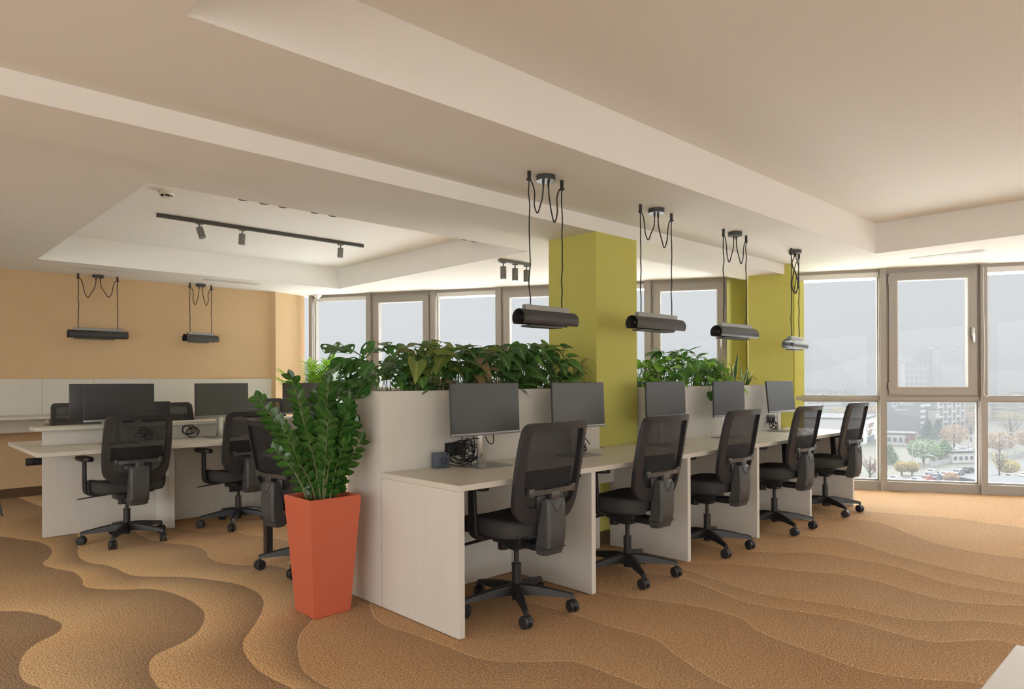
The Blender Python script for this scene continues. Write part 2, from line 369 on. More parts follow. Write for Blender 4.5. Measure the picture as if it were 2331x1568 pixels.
def make_floor():
    crv = []
    for c in CURVES:
        p = smooth([(x,y,0) for x,y in c], 5); out = [p[0]]
        acc = 0.0
        for a, b in zip(p, p[1:]):
            L = (b-a).length
            while acc + .04 <= L:
                acc += .04; out.append(a.lerp(b, acc/L))
            acc -= L
        out.append(p[-1])
        crv.append(np.array([(q.x,q.y) for q in out]))
    pts = []; edges = []
    o = np.array(OUT)
    n = len(o); pts += [tuple(p) for p in o]; edges += [(i,(i+1)%n) for i in range(n)]
    for c in crv:
        s = len(pts); pts += [tuple(p) for p in c]; edges += [(s+i, s+i+1) for i in range(len(c)-1)]
    # guard points either side keep the seam lines thin
    for c in crv:
        tg = np.gradient(c, axis=0); tg /= np.maximum(np.linalg.norm(tg, axis=1), 1e-9)[:,None]
        nn = np.stack([-tg[:,1], tg[:,0]], 1)
        for s in (-.022, .022):
            for q in (c + nn*s)[::1]: pts.append((float(q[0]), float(q[1])))
    rng = np.random.RandomState(3)
    for x in np.arange(-3.5, 12, .22):
        for y in np.arange(-4.2, 9.4, .22):
            pts.append((x+rng.uniform(-.04,.04), y+rng.uniform(-.04,.04)))
    r = delaunay_2d_cdt([Vector(p) for p in pts], edges, [], 0, 1e-5)
    vs = np.array([(v.x,v.y) for v in r[0]]); tr = [t for t in r[2] if len(t) == 3]; tr = np.array(tr)
    cen = vs[tr].mean(1)
    def inside(P, poly):
        x, y = P[:,0], P[:,1]; res = np.zeros(len(P), bool); j = len(poly)-1
        for i in range(len(poly)):
            xi, yi = poly[i]; xj, yj = poly[j]
            c = ((yi > y) != (yj > y)) & (x < (xj-xi)*(y-yi)/((yj-yi) if yj != yi else 1e-9) + xi)
            res ^= c; j = i
        return res
    keep = inside(cen, o); tr = tr[keep]; cen = cen[keep]
    band = np.zeros(len(tr), int)
    for k, c in enumerate(crv):
        clo = [(-9,-9), (-9, 5.4)] if k == 0 else [(-9,-9), (-9, 14), (c[0][0], 14)]
        band += ~inside(cen, np.vstack([c, np.array(clo)]))
    def dist(P, c):
        d = np.full(len(P), 1e9)
        a = c[:-1]; b = c[1:]; ab = b-a; l2 = np.maximum((ab**2).sum(1), 1e-12)
        for s in range(0, len(P), 2000):
            p = P[s:s+2000, None, :]
            t = np.clip(((p-a)*ab).sum(2)/l2, 0, 1)
            q = a + t[..., None]*ab
            d[s:s+2000] = np.sqrt(((p-q)**2).sum(2)).min(1)
        return d
    D = np.array([dist(vs, c) for c in crv])
    K = len(crv)
    me = bpy.data.meshes.new('floor')
    me.from_pydata([(x,y,0) for x,y in vs], [], [tuple(int(i) for i in t) for t in tr])
    at = me.color_attributes.new('wave', 'FLOAT_COLOR', 'CORNER')
    buf = np.zeros((len(tr)*3, 4), np.float32); buf[:,3] = 1
    for i, (t, b) in enumerate(zip(tr, band)):
        for j in range(3):
            v = t[j]
            if b == 0: val = max(0, 1 - D[0][v]/1.6); dd = 1
            elif b == K: val = min(1, D[K-1][v]/1.2); dd = D[K-1][v]
            else: val = D[b-1][v]/max(1e-6, D[b-1][v]+D[b][v]); dd = D[b-1][v]
            buf[i*3+j,:3] = (val, min(dd,1), (1 if b <= 3 else .25 if b == 4 else .0))
    at.data.foreach_set('color', buf.ravel())
    # winding up
    me.update()
    o_ = bpy.data.objects.new('floor', me); COL.objects.link(o_); me.materials.append(M['carpet'])
    return tag(o_, 'brown loop pile carpet with flowing dune-like wave bands', 'carpet floor', kind='structure')
make_floor()
struct('trim_2', MB().prism(OUT, -.35, -.01), M['white'], 'concrete floor slab below the carpet', 'slab')

# walls
struct('wall_back', MB().box(-3.6, 4.12, 9.14, 9.34, 0, ZS), M['tan'], 'long tan painted wall behind the wall counter', 'wall')
struct('wall_end', MB().prism([(4.10,9.14),(4.155,9.065),(4.695,9.285),(4.70,9.45),(4.1,9.45)], 0, ZS), M['tan'], 'short tan wall return beside the window corner', 'wall')
struct('baseboard_back', MB().box(-3.55, 4.10, 9.125, 9.14, 0, .10), M['base'], 'dark brown carpet baseboard under the tan wall', 'baseboard')
def open_wall(mb, a, b, fixed, axis, gaps, z0, z1):
    def bx(u0,u1,za,zb):
        if axis == 'x': mb.box(u0,u1,fixed-.1,fixed+.1,za,zb)
        else: mb.box(fixed-.1,fixed+.1,u0,u1,za,zb)
    bx(a,b,-.01,z0); bx(a,b,z1,ZS)
    e = a
    for g0,g1 in gaps: bx(e,g0,z0,z1); e = g1
    bx(e,b,z0,z1); return mb
struct('wall_left', open_wall(MB(), -4.2, 9.4, -3.5, 'y', [(-3.6,-1.2),(-.9,1.5),(1.8,4.2),(4.5,6.6)], .35, 2.4), M['white'], 'white side wall with wide window openings', 'wall')
struct('wall_front', open_wall(MB(), -3.5, r1.x, -4.2, 'x', [(-3.0,-.4),(0,2.8),(3.2,6.0),(6.4,9.2)], .35, 2.4), M['white'], 'white rear wall with wide window openings', 'wall')
# column in the middle and column at the facade
cc = MB().box(4.036, 4.547, 3.31, 3.80, 0, 2.372)
struct('column', cc, M['yellow'], 'square olive yellow column standing between the two planter boxes', 'column')
struct('baseboard_1', MB().box(4.028, 4.555, 3.302, 3.808, 0, .10), M['base'], 'dark baseboard around the foot of the middle yellow column', 'baseboard')
A2 = V(7.027,3.637,0); B2 = V(7.232,3.233,0)
struct('column', MB().prism([(A2.x,A2.y),(B2.x,B2.y),((B2+RN*.46).x,(B2+RN*.46).y),((A2+RN*.46).x,(A2+RN*.46).y)], 0, ZS), M['yellow'], 'far olive yellow column close to the window wall', 'column')
struct('wall_right', MB().prism([(7.69,4.20),(8.02,4.18),(8.10,4.24),(7.86,3.50),(7.98,3.44),(8.2,4.3),(7.72,4.32)], 0, ZS), M['yellow'], 'narrow pale yellow wall piece between the two window rows', 'wall')

# ------------------------------------------------------------------ facade
WN = [0]
def frame4(mb, u0,u1,z0,z1,w,v0,v1,wt=None,wb=None):
    wt = w if wt is None else wt; wb = w if wb is None else wb
    mb.box(u0,u0+w,v0,v1,z0,z1); mb.box(u1-w,u1,v0,v1,z0,z1)
    mb.box(u0+w,u1-w,v0,v1,z1-wt,z1); mb.box(u0+w,u1-w,v0,v1,z0,z0+wb); return mb
def bay(P, E, u0, u1, sash, label):
    WN[0] += 1
    rz = math.atan2(E.y, E.x); loc = P[:]
    mb = MB()
    mb.box(u0,u1,-.005,.14,0,.10); mb.box(u0,u1,.0,.13,1.005,1.047); mb.box(u0,u1,.01,.13,2.445,ZS)
    mb.box(u0,u0+.018,.05,.11,.10,1.005); mb.box(u1-.018,u1,.05,.11,.10,1.005)
    mb.box(u0,u1,.05,.11,.10,.118); mb.box(u0,u1,.05,.11,.988,1.005)
    if not sash: frame4(mb, u0,u1,1.047,2.445,.016,.05,.11)
    w = struct('window_%d' % WN[0], mb, M['frame'], label, 'window', loc=loc, rot=(0,0,rz))
    MB().box(u0+.014,u1-.014,.079,.087,.112,.994).build('pane', M['glass'], w)
    if sash:
        f = frame4(MB(), u0,u1,1.047,2.446,.032,.012,.10)
        f.build('fixed_frame', M['frame'], w)
        s = frame4(MB(), u0+.030,u1-.030,1.070,2.425,.088,-.012,.075)
        so = s.build('sash', M['frame'], w)
        frame4(MB(), u0+.112,u1-.112,1.152,2.343,.008,-.014,-.004).build('glazing_bead', M['framel'], so)
        MB().box(u0+.116,u1-.116,.03,.04,1.156,2.339).build('pane', M['glass'], so)
        hu = u1-.07
        h = MB().box(hu-.014,hu+.014,-.022,-.012,1.70,1.80,.004)
        h.box(hu-.010,hu+.010,-.055,-.04,1.63,1.79,.004); h.cyl((hu,-.02,1.77),(hu,-.05,1.77),.008)
        h.build('handle', M['chrome'], so)
        for z in (1.12, 2.30): MB().box(u0+.018,u0+.034,-.026,-.01,z,z+.09,.003).build('hinge', M['frame'], so)
    else:
        MB().box(u0+.012,u1-.012,.079,.087,1.06,2.435).build('pane', M['glass'], w)
        b = MB().box(u0+.01,u1-.01,.005,.035,2.395,2.445); b.cyl((u0+.01,.02,2.40),(u1-.01,.02,2.40),.012,n=10)
        b.build('blind_rail', M['framel'], w)
    return w
def mullion(P, E, u0, u1, k, label):
    mb = MB().box(u0,u1,-.03,.15,0,ZS); mb.box(u0-.006,u0,.0,.14,.0,ZS); mb.box(u1,u1+.006,.0,.14,.0,ZS)
    struct('trim_%d' % k, mb, M['frame'], label, 'window mullion', loc=P[:], rot=(0,0,math.atan2(E.y,E.x)))
tn = 3
u = 0.0; i = 0
names = ['tall plain window beside the far yellow column','openable sash window in the window wall with a long metal handle','tall plain window at the edge of the view, next to the blind chain']
while u < RLEN-.2:
    u1 = min(u+.908, RLEN) if i else .887
    lab = names[i] if i < 3 else 'window %s further along the window wall, out of view' % ['four','five','six','seven','eight','nine','ten'][i-3]
    bay(RP, RE, u, u1, i % 2 == 1, lab)
    mullion(RP, RE, u1, u1+.062, tn, 'taupe window post after the %s' % lab[:60]); tn += 1
    u = u1+.062; i += 1
LB = [(.05,.913,0,'plain window nearest the tan wall corner'),(.985,1.885,1,'first openable window from the tan wall corner, above the plants'),
      (1.955,2.815,0,'plain window in the middle of the left window row'),(2.89,3.77,1,'second openable window, partly behind the middle yellow column'),
      (3.84,4.765,0,'narrowly seen plain window right behind the middle yellow column'),(4.835,LLEN,1,'openable window between the two yellow columns with a silver handle')]
e = .05
for a,b,s,lab in LB:
    bay(LP, LE, a, b, s, lab)
    if a > e+.01: mullion(LP, LE, e, a, tn, 'taupe window post before the %s' % lab[:58]); tn += 1
    e = b
mullion(LP, LE, 0, .05, tn, 'pale end post at the tan wall corner'); tn += 1

# blind cord loop
q = RP + RE*1.90 - RN*.045
p = []
for z in np.linspace(2.44, 1.09, 24): p.append(tuple((q + RE*(-.018+.006*math.sin(z*5)))[:2]) + (z,))
for a in np.linspace(PI, 2*PI, 9): p.append(tuple((q + RE*(.004+.022*math.cos(a)))[:2]) + (1.085+.03*math.sin(a),))
for z in np.linspace(1.09, 2.44, 24): p.append(tuple((q + RE*(.026+.004*math.sin(z*4)))[:2]) + (z,))
tag(MB().tube(p, .0035, 6).build('blind_chain', M['whited']), 'thin white blind cord loop hanging beside the large sash window', 'blind cord')
# ------------------------------------------------------------------ right-hand bench with planters
DX = [2.125, 3.117, 4.136, 5.127, 6.099, 7.091]        # right faces of the upright panels
def bench():
    t = thing('bench_desk', 'long cream bench desk with five bays along the planter boxes', 'desk', (2.088, 2.563, 0))
    ox, oy = 2.088, 2.563
    L = 7.094 - ox
    cuts = [0, 4.119-ox, 5.110-ox, L]
    for a, b in zip(cuts, cuts[1:]):
        MB().box(a+.0008, b-.0008, 0, .677, .714, .743, .0015, 1).build('tabletop', M['lamtop'], t)
    MB().box(4.05-ox, 4.53-ox, .677, .744, .714, .743).build('tabletop_infill', M['lamtop'], t)
    for k, x in enumerate(DX):
        mb = MB().box(x-.037-ox, x-ox, .004, .675, .004, .7135, .0012, 1)
        p = mb.build('end_panel' if k in (0, 5) else 'divider_panel', M['lam'], t)
        if k not in (0, 5):
            MB().cyl((x-.0375-ox, .09, .685), (x-.0395-ox, .09, .685), .008, n=12).build('cable_hole', M['black'], p)
        if k < 5:
            MB().box(x-ox, DX[k+1]-.037-ox, .635, .655, .49, .7135).build('modesty_panel', M['lam'], t)
            MB().box(x+.02-ox, x+.10-ox, .60, .635, .655, .70, .004).build('cable_clip', M['black'], t)
    return t
bench()

def planter(x0, x1, label):
    t = thing('planter_box', label, 'planter', ((x0+x1)/2, 3.42, 0))
    h = (x1-x0)/2; y0, y1 = 3.242-3.42, 3.60-3.42; H = 1.192
    mb = MB(); w = .02
    mb.box(-h,h,y0,y0+w,.004,H); mb.box(-h,h,y1-w,y1,.004,H); mb.box(-h,-h+w,y0+w,y1-w,.004,H); mb.box(h-w,h,y0+w,y1-w,.004,H)
    mb.box(-h+w,h-w,y0+w,y1-w,.9,.92)
    mb.build('box', M['lam'], t)
    s = MB(); n = 24; random.seed(int(x0*10))
    vs = []; fs = []
    for i in range(n+1):
        for j in range(5):
            vs.append((-h+w+(2*h-2*w)*i/n, y0+w+(y1-y0-2*w)*j/4, H-.045+random.uniform(-.012,.012)))
    for i in range(n):
        for j in range(4): fs.append((i*5+j,(i+1)*5+j,(i+1)*5+j+1,i*5+j+1))
    s.add(vs, fs); s.build('soil', M['soil'], t)
    return t
planter(2.088, 3.985, 'near cream planter box, left of the middle yellow column')
planter(4.60, 6.92, 'far cream planter box, between the two yellow columns')

# ------------------------------------------------------------------ sockets
def wall_socket(x, y, z, label, wide=2, face=-1, col='black', group=None):
    w = .082*wide; t = thing('power_socket', label, 'socket', (x, y, z), 0, group)
    MB().box(-w/2, w/2, -.010, 0, -.041, .041, .003).build('cover_plate', M[col], t)
    for k in range(wide):
        u = -w/2+.041+.082*k
        mb = MB(); mb.lathe([(.0205,.0),(.0205,.004),(.017,.004),(.016,-.002),(.0,-.002)], 20); mb.xf(Matrix.Translation((u,-.010,0)) @ Matrix.Rotation(PI/2,4,'X'))
        mb.build('socket_outlet', M['socket'] if col == 'black' else M['black'], t)
    return t
wall_socket(2.612, 3.242, .838, 'black double socket on the near planter box behind the first monitor')
wall_socket(6.72, 3.242, .848, 'black double socket on the far planter box beside the last monitor')
wall_socket(1.41, 9.14, .375, 'black double socket low on the tan wall')
def cube_socket():
    t = thing('power_cube', 'slate grey socket cube standing on the near desk end', 'socket', (2.452, 3.178, .743), math.radians(-2))
    MB().box(-.044,.044,-.03,.03,0,.088,.003).build('housing', M['socket'], t)
    mb = MB(); mb.lathe([(.021,.0),(.021,.004),(.018,.004),(.017,-.006),(0,-.006)], 24); mb.xf(Matrix.Translation((0,-.030,.044)) @ Matrix.Rotation(PI/2,4,'X'))
    mb.build('socket_outlet', M['black'], t)
    mb = MB()
    for s in (-1,1): mb.cyl((.009*s,-.0245,.044),(.009*s,-.0235,.044),.0028,n=8)
    mb.build('socket_hole', M['blackm'], t)
cube_socket()

# ------------------------------------------------------------------ monitors
def make_monitor(label, group):
    t = thing('monitor', label, 'monitor', (0,0,0), 0, group)
    W, H0, H1 = .265, .185, .492                     # half width, bottom, top above the desk
    mb = MB().box(-W, W, -.004, .010, H0, H1, .003); mb.box(-.16, .16, .010, .040, H0+.05, H1-.06, .012)
    mb.build('housing', M['mon'], t)
    MB().box(-W+.004, W-.004, -.0052, -.0035, H0+.020, H1-.004).build('screen', M['screen'], t)
    MB().box(-W, W, -.010, .006, H0, H0+.018, .004).build('chin_bar', M['silver'], t)
    n = MB().box(-.030, .030, .050, .066, .006, H0+.14, .006); n.box(-.022,.022,.030,.052,H0+.08,H0+.14,.004)
    n.build('stand_neck', M['chrome'], t)
    MB().prism([(-.125,-.085),(.125,-.085),(.125,.11),(-.125,.11)], 0, .008).build('stand_base', M['barm'], t)
    for s in range(1): MB().cyl((0,.0405,H0+.17),(0,.0415,H0+.17),.014,n=16).build('logo_disc', M['silver'], t)
    return t
TILT = {}
def tilt(root, deg):
    for c in kids(root):
        if c.name.split('.')[0] in ('housing','screen','chin_bar','logo_disc'):
            c.rotation_euler.x = math.radians(-deg)
def mon(first, x, y, rz, label, group, deg=2, z=.743):
    if first is None: return None
    r = dup(first, (x,y,z), math.radians(rz), label, group)
    tilt(r, deg); return r
GM = 'monitors on the near bench desk'
m0 = make_monitor('dark monitor on the near desk end, in front of the tangled cables', GM)
m0.location = (2.690, 3.035, .743); m0.rotation_euler.z = math.radians(-1); tilt(m0, 2)
mon(m0, 3.51, 3.02, 0, 'second monitor from the near desk end, left of the yellow column', GM, 2)
mon(m0, 4.53, 3.015, 0, 'pale reflecting monitor just past the middle yellow column', GM, 1.5)
mon(m0, 5.48, 3.01, 0, 'fourth monitor from the near desk end, below the pothos leaves', GM, 1)
mon(m0, 6.52, 3.005, -2, 'last monitor on the near desk, against the bright window', GM, 6)

# ------------------------------------------------------------------ cables
def cable_tangle(o, seed, label, loops=9, r=.075, drop=None):
    random.seed(seed); mb = MB(); o = V(*o)
    for k in range(loops):
        cx = random.uniform(-.035,.035); cz = r*.9+random.uniform(-.01,.035); ra = r*random.uniform(.55,1.05); rb = r*random.uniform(.45,.9)
        ph = random.uniform(0,6.28); tw = random.uniform(-.5,.5); pts = []
        for j in range(22):
            a = ph + j/21*2*PI*random.uniform(.98,1.02)
            pts.append(o + V(cx+ra*math.cos(a)*math.cos(tw)-rb*math.sin(a)*math.sin(tw), random.uniform(-.003,.003)+.028*math.sin(a*1.3+k)+(.05-.006*k), max(.006, cz+ra*math.cos(a)*math.sin(tw)+rb*math.sin(a)*math.cos(tw))))
        mb.tube(smooth(pts,2), .0032, 6)
    for d in (drop or []): mb.tube(smooth([o+V(*p) for p in d], 6), .003, 6)
    return tag(mb.build('cable_bundle', M['cord']), label, 'cables')
cable_tangle((2.60,3.115,.743), 4, 'tangled black cable coil behind the first monitor', 10, .08,
   [[(-.155,.05,.03),(-.12,.03,.085),(-.07,.02,.09),(0,.02,.05)],[(-.115,.04,.02),(-.05,-.02,.006),(.02,-.01,.01),(.05,.02,.06)],
    [(.12,.0,.26),(.14,-.005,.17),(.17,-.01,.125),(.20,-.01,.13),(.205,0,.19),(.19,.0,.26)],[(-.03,.02,.26),(-.02,.03,.18),(.02,.03,.10)],[(.02,.02,.26),(.06,.02,.2),(.075,.02,.1),(.06,.03,.02)],[(.10,.0,.26),(.125,-.01,.18),(.10,.0,.14)]])
cable_tangle((3.66,3.12,.743), 9, 'small black cable coil behind the second monitor', 6, .045)
cable_tangle((6.64,3.13,.743), 12, 'black cables plugged in behind the last monitor', 7, .05, [[(.08,.09,.10),(.06,.04,.13),(.02,.0,.09),(.0,.02,.03)]])

# ------------------------------------------------------------------ task chair
def rrect_path(hw0, hw1, z0, z1, rb, rt, n=7, ns=8):
    """closed outline (x,z) of a rounded trapezoid, from bottom centre counter-clockwise, symmetric"""
    def side(z): t = (z-z0)/(z1-z0); return hw0 + (hw1-hw0)*t + .018*math.sin(PI*min(1,max(0,t*.9)))
    R = [(side(z0+rb)-rb)*k/4 for k in range(4)]
    pts = [(x, z0) for x in R]
    c = side(z0+rb)-rb
    for k in range(n+1):
        a = -PI/2 + PI/2*k/n; pts.append((c+rb*math.cos(a), z0+rb+rb*math.sin(a)))
    for k in range(1, ns):
        z = z0+rb + (z1-rt-z0-rb)*k/ns; pts.append((side(z), z))
    c2 = side(z1-rt)-rt
    for k in range(n+1):
        a = PI/2*k/n; pts.append((c2+rt*math.cos(a), z1-rt+rt*math.sin(a)))
    for k in range(1, 5): pts.append((c2*(1-k/4.), z1))
    right = pts
    left = [(-x, z) for x, z in right[1:-1]][::-1]
    return right + left
def back_y(x, z):
    s = (z-.47)
    return -.215 - .20*s + .16*s*s*0 + .55*x*x - (.09*max(0,(z-.93))**1.0) - .05*max(0,.56-z)
def make_chair(label, group):
    t = thing('task_chair', label, 'office chair', (0,0,0), 0, group)
    # five star base
    mb = MB(); mb.lathe([(.0,.055),(.024,.055),(.026,.07),(.034,.10),(.036,.125),(.034,.14),(.027,.145),(0,.145)], 20)
    ang = [math.radians(a) for a in (-125, -53, 19, 91, 163)]
    for a in ang:
        m = Matrix.Rotation(a, 4, 'Z'); st = mb.mark(); vs = []; fs = []
        secs = [(.02,.026,.085,.142),(.09,.024,.086,.140),(.17,.020,.084,.128),(.25,.016,.080,.112),(.295,.0145,.078,.104),(.313,.013,.070,.098)]
        for (r,w,zb,zt) in secs: vs += [(r,-w,zb),(r,w,zb),(r,w*.75,zt-.006),(r,w*.4,zt),(r,-w*.4,zt),(r,-w*.75,zt-.006)]
        for i in range(len(secs)-1):
            for k in range(6): fs.append((i*6+k, i*6+(k+1)%6, (i+1)*6+(k+1)%6, (i+1)*6+k))
        fs.append(tuple((len(secs)-1)*6+k for k in range(6)))
        mb.add(vs, fs); mb.xf(m, st)
    mb.build('star_base', M['black'], t, sharp=30)
    # casters
    cm = MB(); cm.cyl((0,0,.058),(0,0,.088),.008,n=10)
    prof = [(-.006+.0)]; 
    hood = [(.036*math.cos(a)*.95, .033+.036*math.sin(a)*.95) for a in np.linspace(.15, PI*.75, 10)]
    vs = [(x,-.007,z) for x,z in hood]+[(x,.007,z) for x,z in hood]; k = len(hood)
    vs += [(0,-.007,.033),(0,.007,.033)]
    fs = [(i,i+1,k+i+1,k+i) for i in range(k-1)] + [(i,2*k,i+1) for i in range(k-1)] + [(k+i,k+i+1,2*k+1) for i in range(k-1)]
    cm.add(vs, fs)
    wm = []
    for s in (-1,1):
        w = MB(); w.lathe([(.0,.0),(.014,.0),(.026,.002),(.031,.004),(.033,.009),(.033,.017),(.029,.021),(.012,.022),(0,.022)], 22)
        w.xf(Matrix.Translation((0, .0035*s, .033)) @ Matrix.Rotation(-PI/2*s, 4, 'X'))
        wm.append(w)
    hm = bpy.data.meshes; first = None
    for j, a in enumerate(ang):
        rot = a + [0.6, -.9, .3, 2.1, -.5][j]
        p = (.305*math.cos(a), .305*math.sin(a), 0)
        if first is None:
            c = cm.build('caster', M['black'], t, loc=p, rot=(0,0,rot)); first = c
            for w in wm: w.build('wheel', M['dgrey'], c)
        else:
            c = first.copy(); COL.objects.link(c); c.parent = t; c.location = p; c.rotation_euler = (0,0,rot)
            for g in kids(first):
                d = g.copy(); COL.objects.link(d); d.parent = c
    g = MB(); g.cyl((0,0,.14),(0,0,.245),.0255,n=20); g.cyl((0,0,.245),(0,0,.25),.028,n=20); g.cyl((0,0,.25),(0,0,.36),.014,n=16)
    g.build('gas_lift', M['blackm'], t)
    # mechanism
    k = MB(); k.box(-.075,.075,-.10,.12,.325,.385,.012); k.box(-.05,.05,-.045,.05,.295,.33,.012); k.box(-.16,.16,-.04,.10,.378,.398,.006)
    k.box(-.055,.055,-.27,-.09,.322,.362,.012)
    k.build('seat_mechanism', M['black'], t)
    MB().cyl((0,.105,.275),(0,.105,.335),.030,.034,n=20).build('tension_knob', M['black'], t)
    l = MB(); l.add([(-.07,.02,.372),(-.07,.045,.372),(-.20,.07,.362),(-.31,.085,.352),(-.33,.07,.351),(-.31,.055,.352),(-.20,.04,.362),
                     (-.07,.02,.380),(-.07,.045,.380),(-.20,.07,.370),(-.31,.085,.358),(-.33,.07,.357),(-.31,.055,.358),(-.20,.04,.370)],
                    [(0,1,2,6),(6,2,3,5),(5,3,4),(7,13,9,8),(13,12,10,9),(12,11,10)]+[(i,(i+1)%7,7+(i+1)%7,7+i) for i in range(7)])
    l.build('tilt_lever', M['black'], t)
    rl = MB().box(.07,.20,.0,.035,.362,.376,.004); rl.build('height_lever', M['black'], t)
    # seat cushion
    vs = []; fs = []; n = 40; rings = [(.60,.468),(.86,.478),(.96,.474),(1.0,.456),(1.0,.425),(.975,.404),(.90,.398)]
    for f, z in rings:
        for i in range(n):
            a = 2*PI*i/n; c, s_ = math.cos(a), math.sin(a)
            x = .245*math.copysign(abs(c)**.42, c); y = .225*math.copysign(abs(s_)**.42, s_)
            dz = -.018*max(0, y/.225)**3 + .012*(abs(x)/.245)**2*(1 if z > .44 else 0)
            vs.append((x*f, y*f+.03, z+dz))
    for r in range(len(rings)-1):
        for i in range(n): fs.append((r*n+i,(r+1)*n+i,(r+1)*n+(i+1)%n,r*n+(i+1)%n))
    o = len(vs); vs.append((0,.03,.462)); fs += [(i,(i+1)%n,o) for i in range(n)]
    fs.append(tuple((len(rings)-1)*n+i for i in range(n))[::-1])
    MB().add(vs, [f[::-1] for f in fs[:-1]]+[fs[-1]]).build('seat', M['seat'], t, sharp=60)
    # back frame ring
    op = rrect_path(.225,.226,.478,1.0,.125,.045); ip = rrect_path(.180,.186,.560,.962,.075,.022)
    m_ = len(op); vs = []; fs = []
    for (ps, dy) in ((op,.004),(op,-.022),(ip,-.028),(ip,.008)):
        for x, z in ps: vs.append((x, back_y(x,z)+dy, z))
    for q in range(4):
        a, b = q*m_, ((q+1)%4)*m_
        for i in range(m_): fs.append((a+i, a+(i+1)%m_, b+(i+1)%m_, b+i))
    MB().add(vs, fs).build('back_frame', M['dgrey'], t, sharp=50)
    # mesh panel (rows between the inner outline)
    hN = (m_)//2; vs = []; fs = []; nx = 8
    R = ip[:hN+1]; 
    for x, z in R:
        for i in range(nx+1):
            xx = -x + 2*x*i/nx; vs.append((xx, back_y(xx,z)-.006, z))
    for r in range(len(R)-1):
        for i in range(nx): fs.append((r*(nx+1)+i, r*(nx+1)+i+1, (r+1)*(nx+1)+i+1, (r+1)*(nx+1)+i))
    MB().add(vs, fs).build('back_mesh', M['mesh'], t)
    # lumbar pad in front of the mesh
    vs = []; fs = []
    for z in (.655,.665,.70,.745,.755):
        for i in range(9):
            x = -.178+.356*i/8; vs.append((x, back_y(x,z)+.006, z))
    for r in range(4):
        for i in range(8): fs.append((r*9+i,r*9+i+1,(r+1)*9+i+1,(r+1)*9+i))
    nb = len(vs); vs += [(x,y+.008,z) for x,y,z in vs]; fs += [tuple(nb+i for i in f)[::-1] for f in fs]
    MB().add(vs, fs).build('lumbar_pad', M['seat'], t)
    # lumbar bar with end clips
    b = MB(); pts = [(x, back_y(x,.645)-.030-.006*(1-abs(x)/.16), .645) for x in np.linspace(-.155,.155,9)]
    for (x0_,y0_,z0_),(x1_,y1_,z1_) in zip(pts, pts[1:]):
        b.add([(x0_,y0_,z0_-.013),(x0_,y0_-.012,z0_-.013),(x0_,y0_-.012,z0_+.013),(x0_,y0_,z0_+.013),(x1_,y1_,z1_-.013),(x1_,y1_-.012,z1_-.013),(x1_,y1_-.012,z1_+.013),(x1_,y1_,z1_+.013)],
              [(0,1,5,4),(1,2,6,5),(2,3,7,6),(3,0,4,7)])
    for x in (-.155,.155):
        yy = back_y(x,.645); b.box(x-.014,x+.014,yy-.046,yy-.004,.625,.668,.004)
    b.box(-.03,.03,back_y(0,.62)-.055,back_y(0,.62)-.028,.59,.645,.004)
    lb = b.build('lumbar_bar', M['barg'], t)
    # rounded carrier below it
    MB().box(-.10,.10,back_y(0,.6)-.020,back_y(0,.6)+.0,.555,.628,.012).build('lumbar_carrier', M['blackm'], t)
    # spine: rear block that carries the back
    sp = MB(); secs = [(.310,.056,-.270,-.225),(.317,.063,-.288,-.215),(.352,.065,-.302,-.210),(.354,.066,-.304,-.210),(.42,.068,-.312,-.230),(.50,.069,-.313,-.235),(.545,.069,-.311,-.240),(.592,.068,-.308,-.245),(.606,.062,-.298,-.252)]
    vs = []; fs = []
    for z,w,yb,yf in secs:
        vs += [(-w,yf,z),(-w,yb+.014,z),(-w+.014,yb,z),(w-.014,yb,z),(w,yb+.014,z),(w,yf,z)]
    for i in range(len(secs)-1):
        for k_ in range(6): fs.append((i*6+k_,(i+1)*6+k_,(i+1)*6+(k_+1)%6,i*6+(k_+1)%6))
    fs.append(tuple(range(6))); fs.append(tuple((len(secs)-1)*6+k_ for k_ in range(6))[::-1])
    sp.add(vs, fs)
    s_ = sp.build('spine', M['spine'], t, sharp=40)
    ch = MB(); ch.tube(smooth([(-.044,-.3085,.594),(-.028,-.3105,.565),(-.008,-.3115,.540),(.008,-.3115,.540),(.028,-.3105,.565),(.044,-.3085,.594)],4), .0042, 6)
    ch.build('chevron_ridge', M['spine'], s_)
    MB().box(-.0665,.0665,-.3045,-.215,.3515,.3545).build('spine_joint', M['black'], s_)
    # armrests
    for sx in (-1,1):
        a = MB(); pts = smooth([(.10*sx,.03,.385),(.21*sx,.03,.388),(.262*sx,.03,.398),(.282*sx,.03,.425),(.285*sx,.03,.50),(.284*sx,.035,.58),(.282*sx,.04,.645)],5)
        st = a.mark(); a.tube(pts, 1, 10)
        # flatten the section: wide fore-aft
        vs = []; npts = len(pts)
        for i in range(npts):
            c = pts[i]; f = i/(npts-1); wy = .034 - .008*f; wx = .013
            tan = (pts[min(i+1,npts-1)]-pts[max(i-1,0)]).normalized(); side = tan.cross(V(0,1,0)).normalized()
            for k_ in range(10):
                an = 2*PI*k_/10; cs, sn = math.cos(an), math.sin(an)
                vs.append(tuple(c + V(0,1,0)*wy*math.copysign(abs(cs)**.6,cs) + side*wx*math.copysign(abs(sn)**.6,sn)))
        a.v[st:st+len(vs)] = vs
        ar = a.build('armrest', M['black'], t, sharp=50)
        pd = MB(); n = 20; vs = []; fs = []
        for z,f in ((.648,.86),(.655,1.0),(.670,1.0),(.678,.86)):
            for i in range(n):
                an = 2*PI*i/n; c, s2 = math.cos(an), math.sin(an)
                vs.append((.278*sx + .046*f*math.copysign(abs(c)**.6,c), .055+.125*(.96+.04*f)*math.copysign(abs(s2)**.6,s2), z))
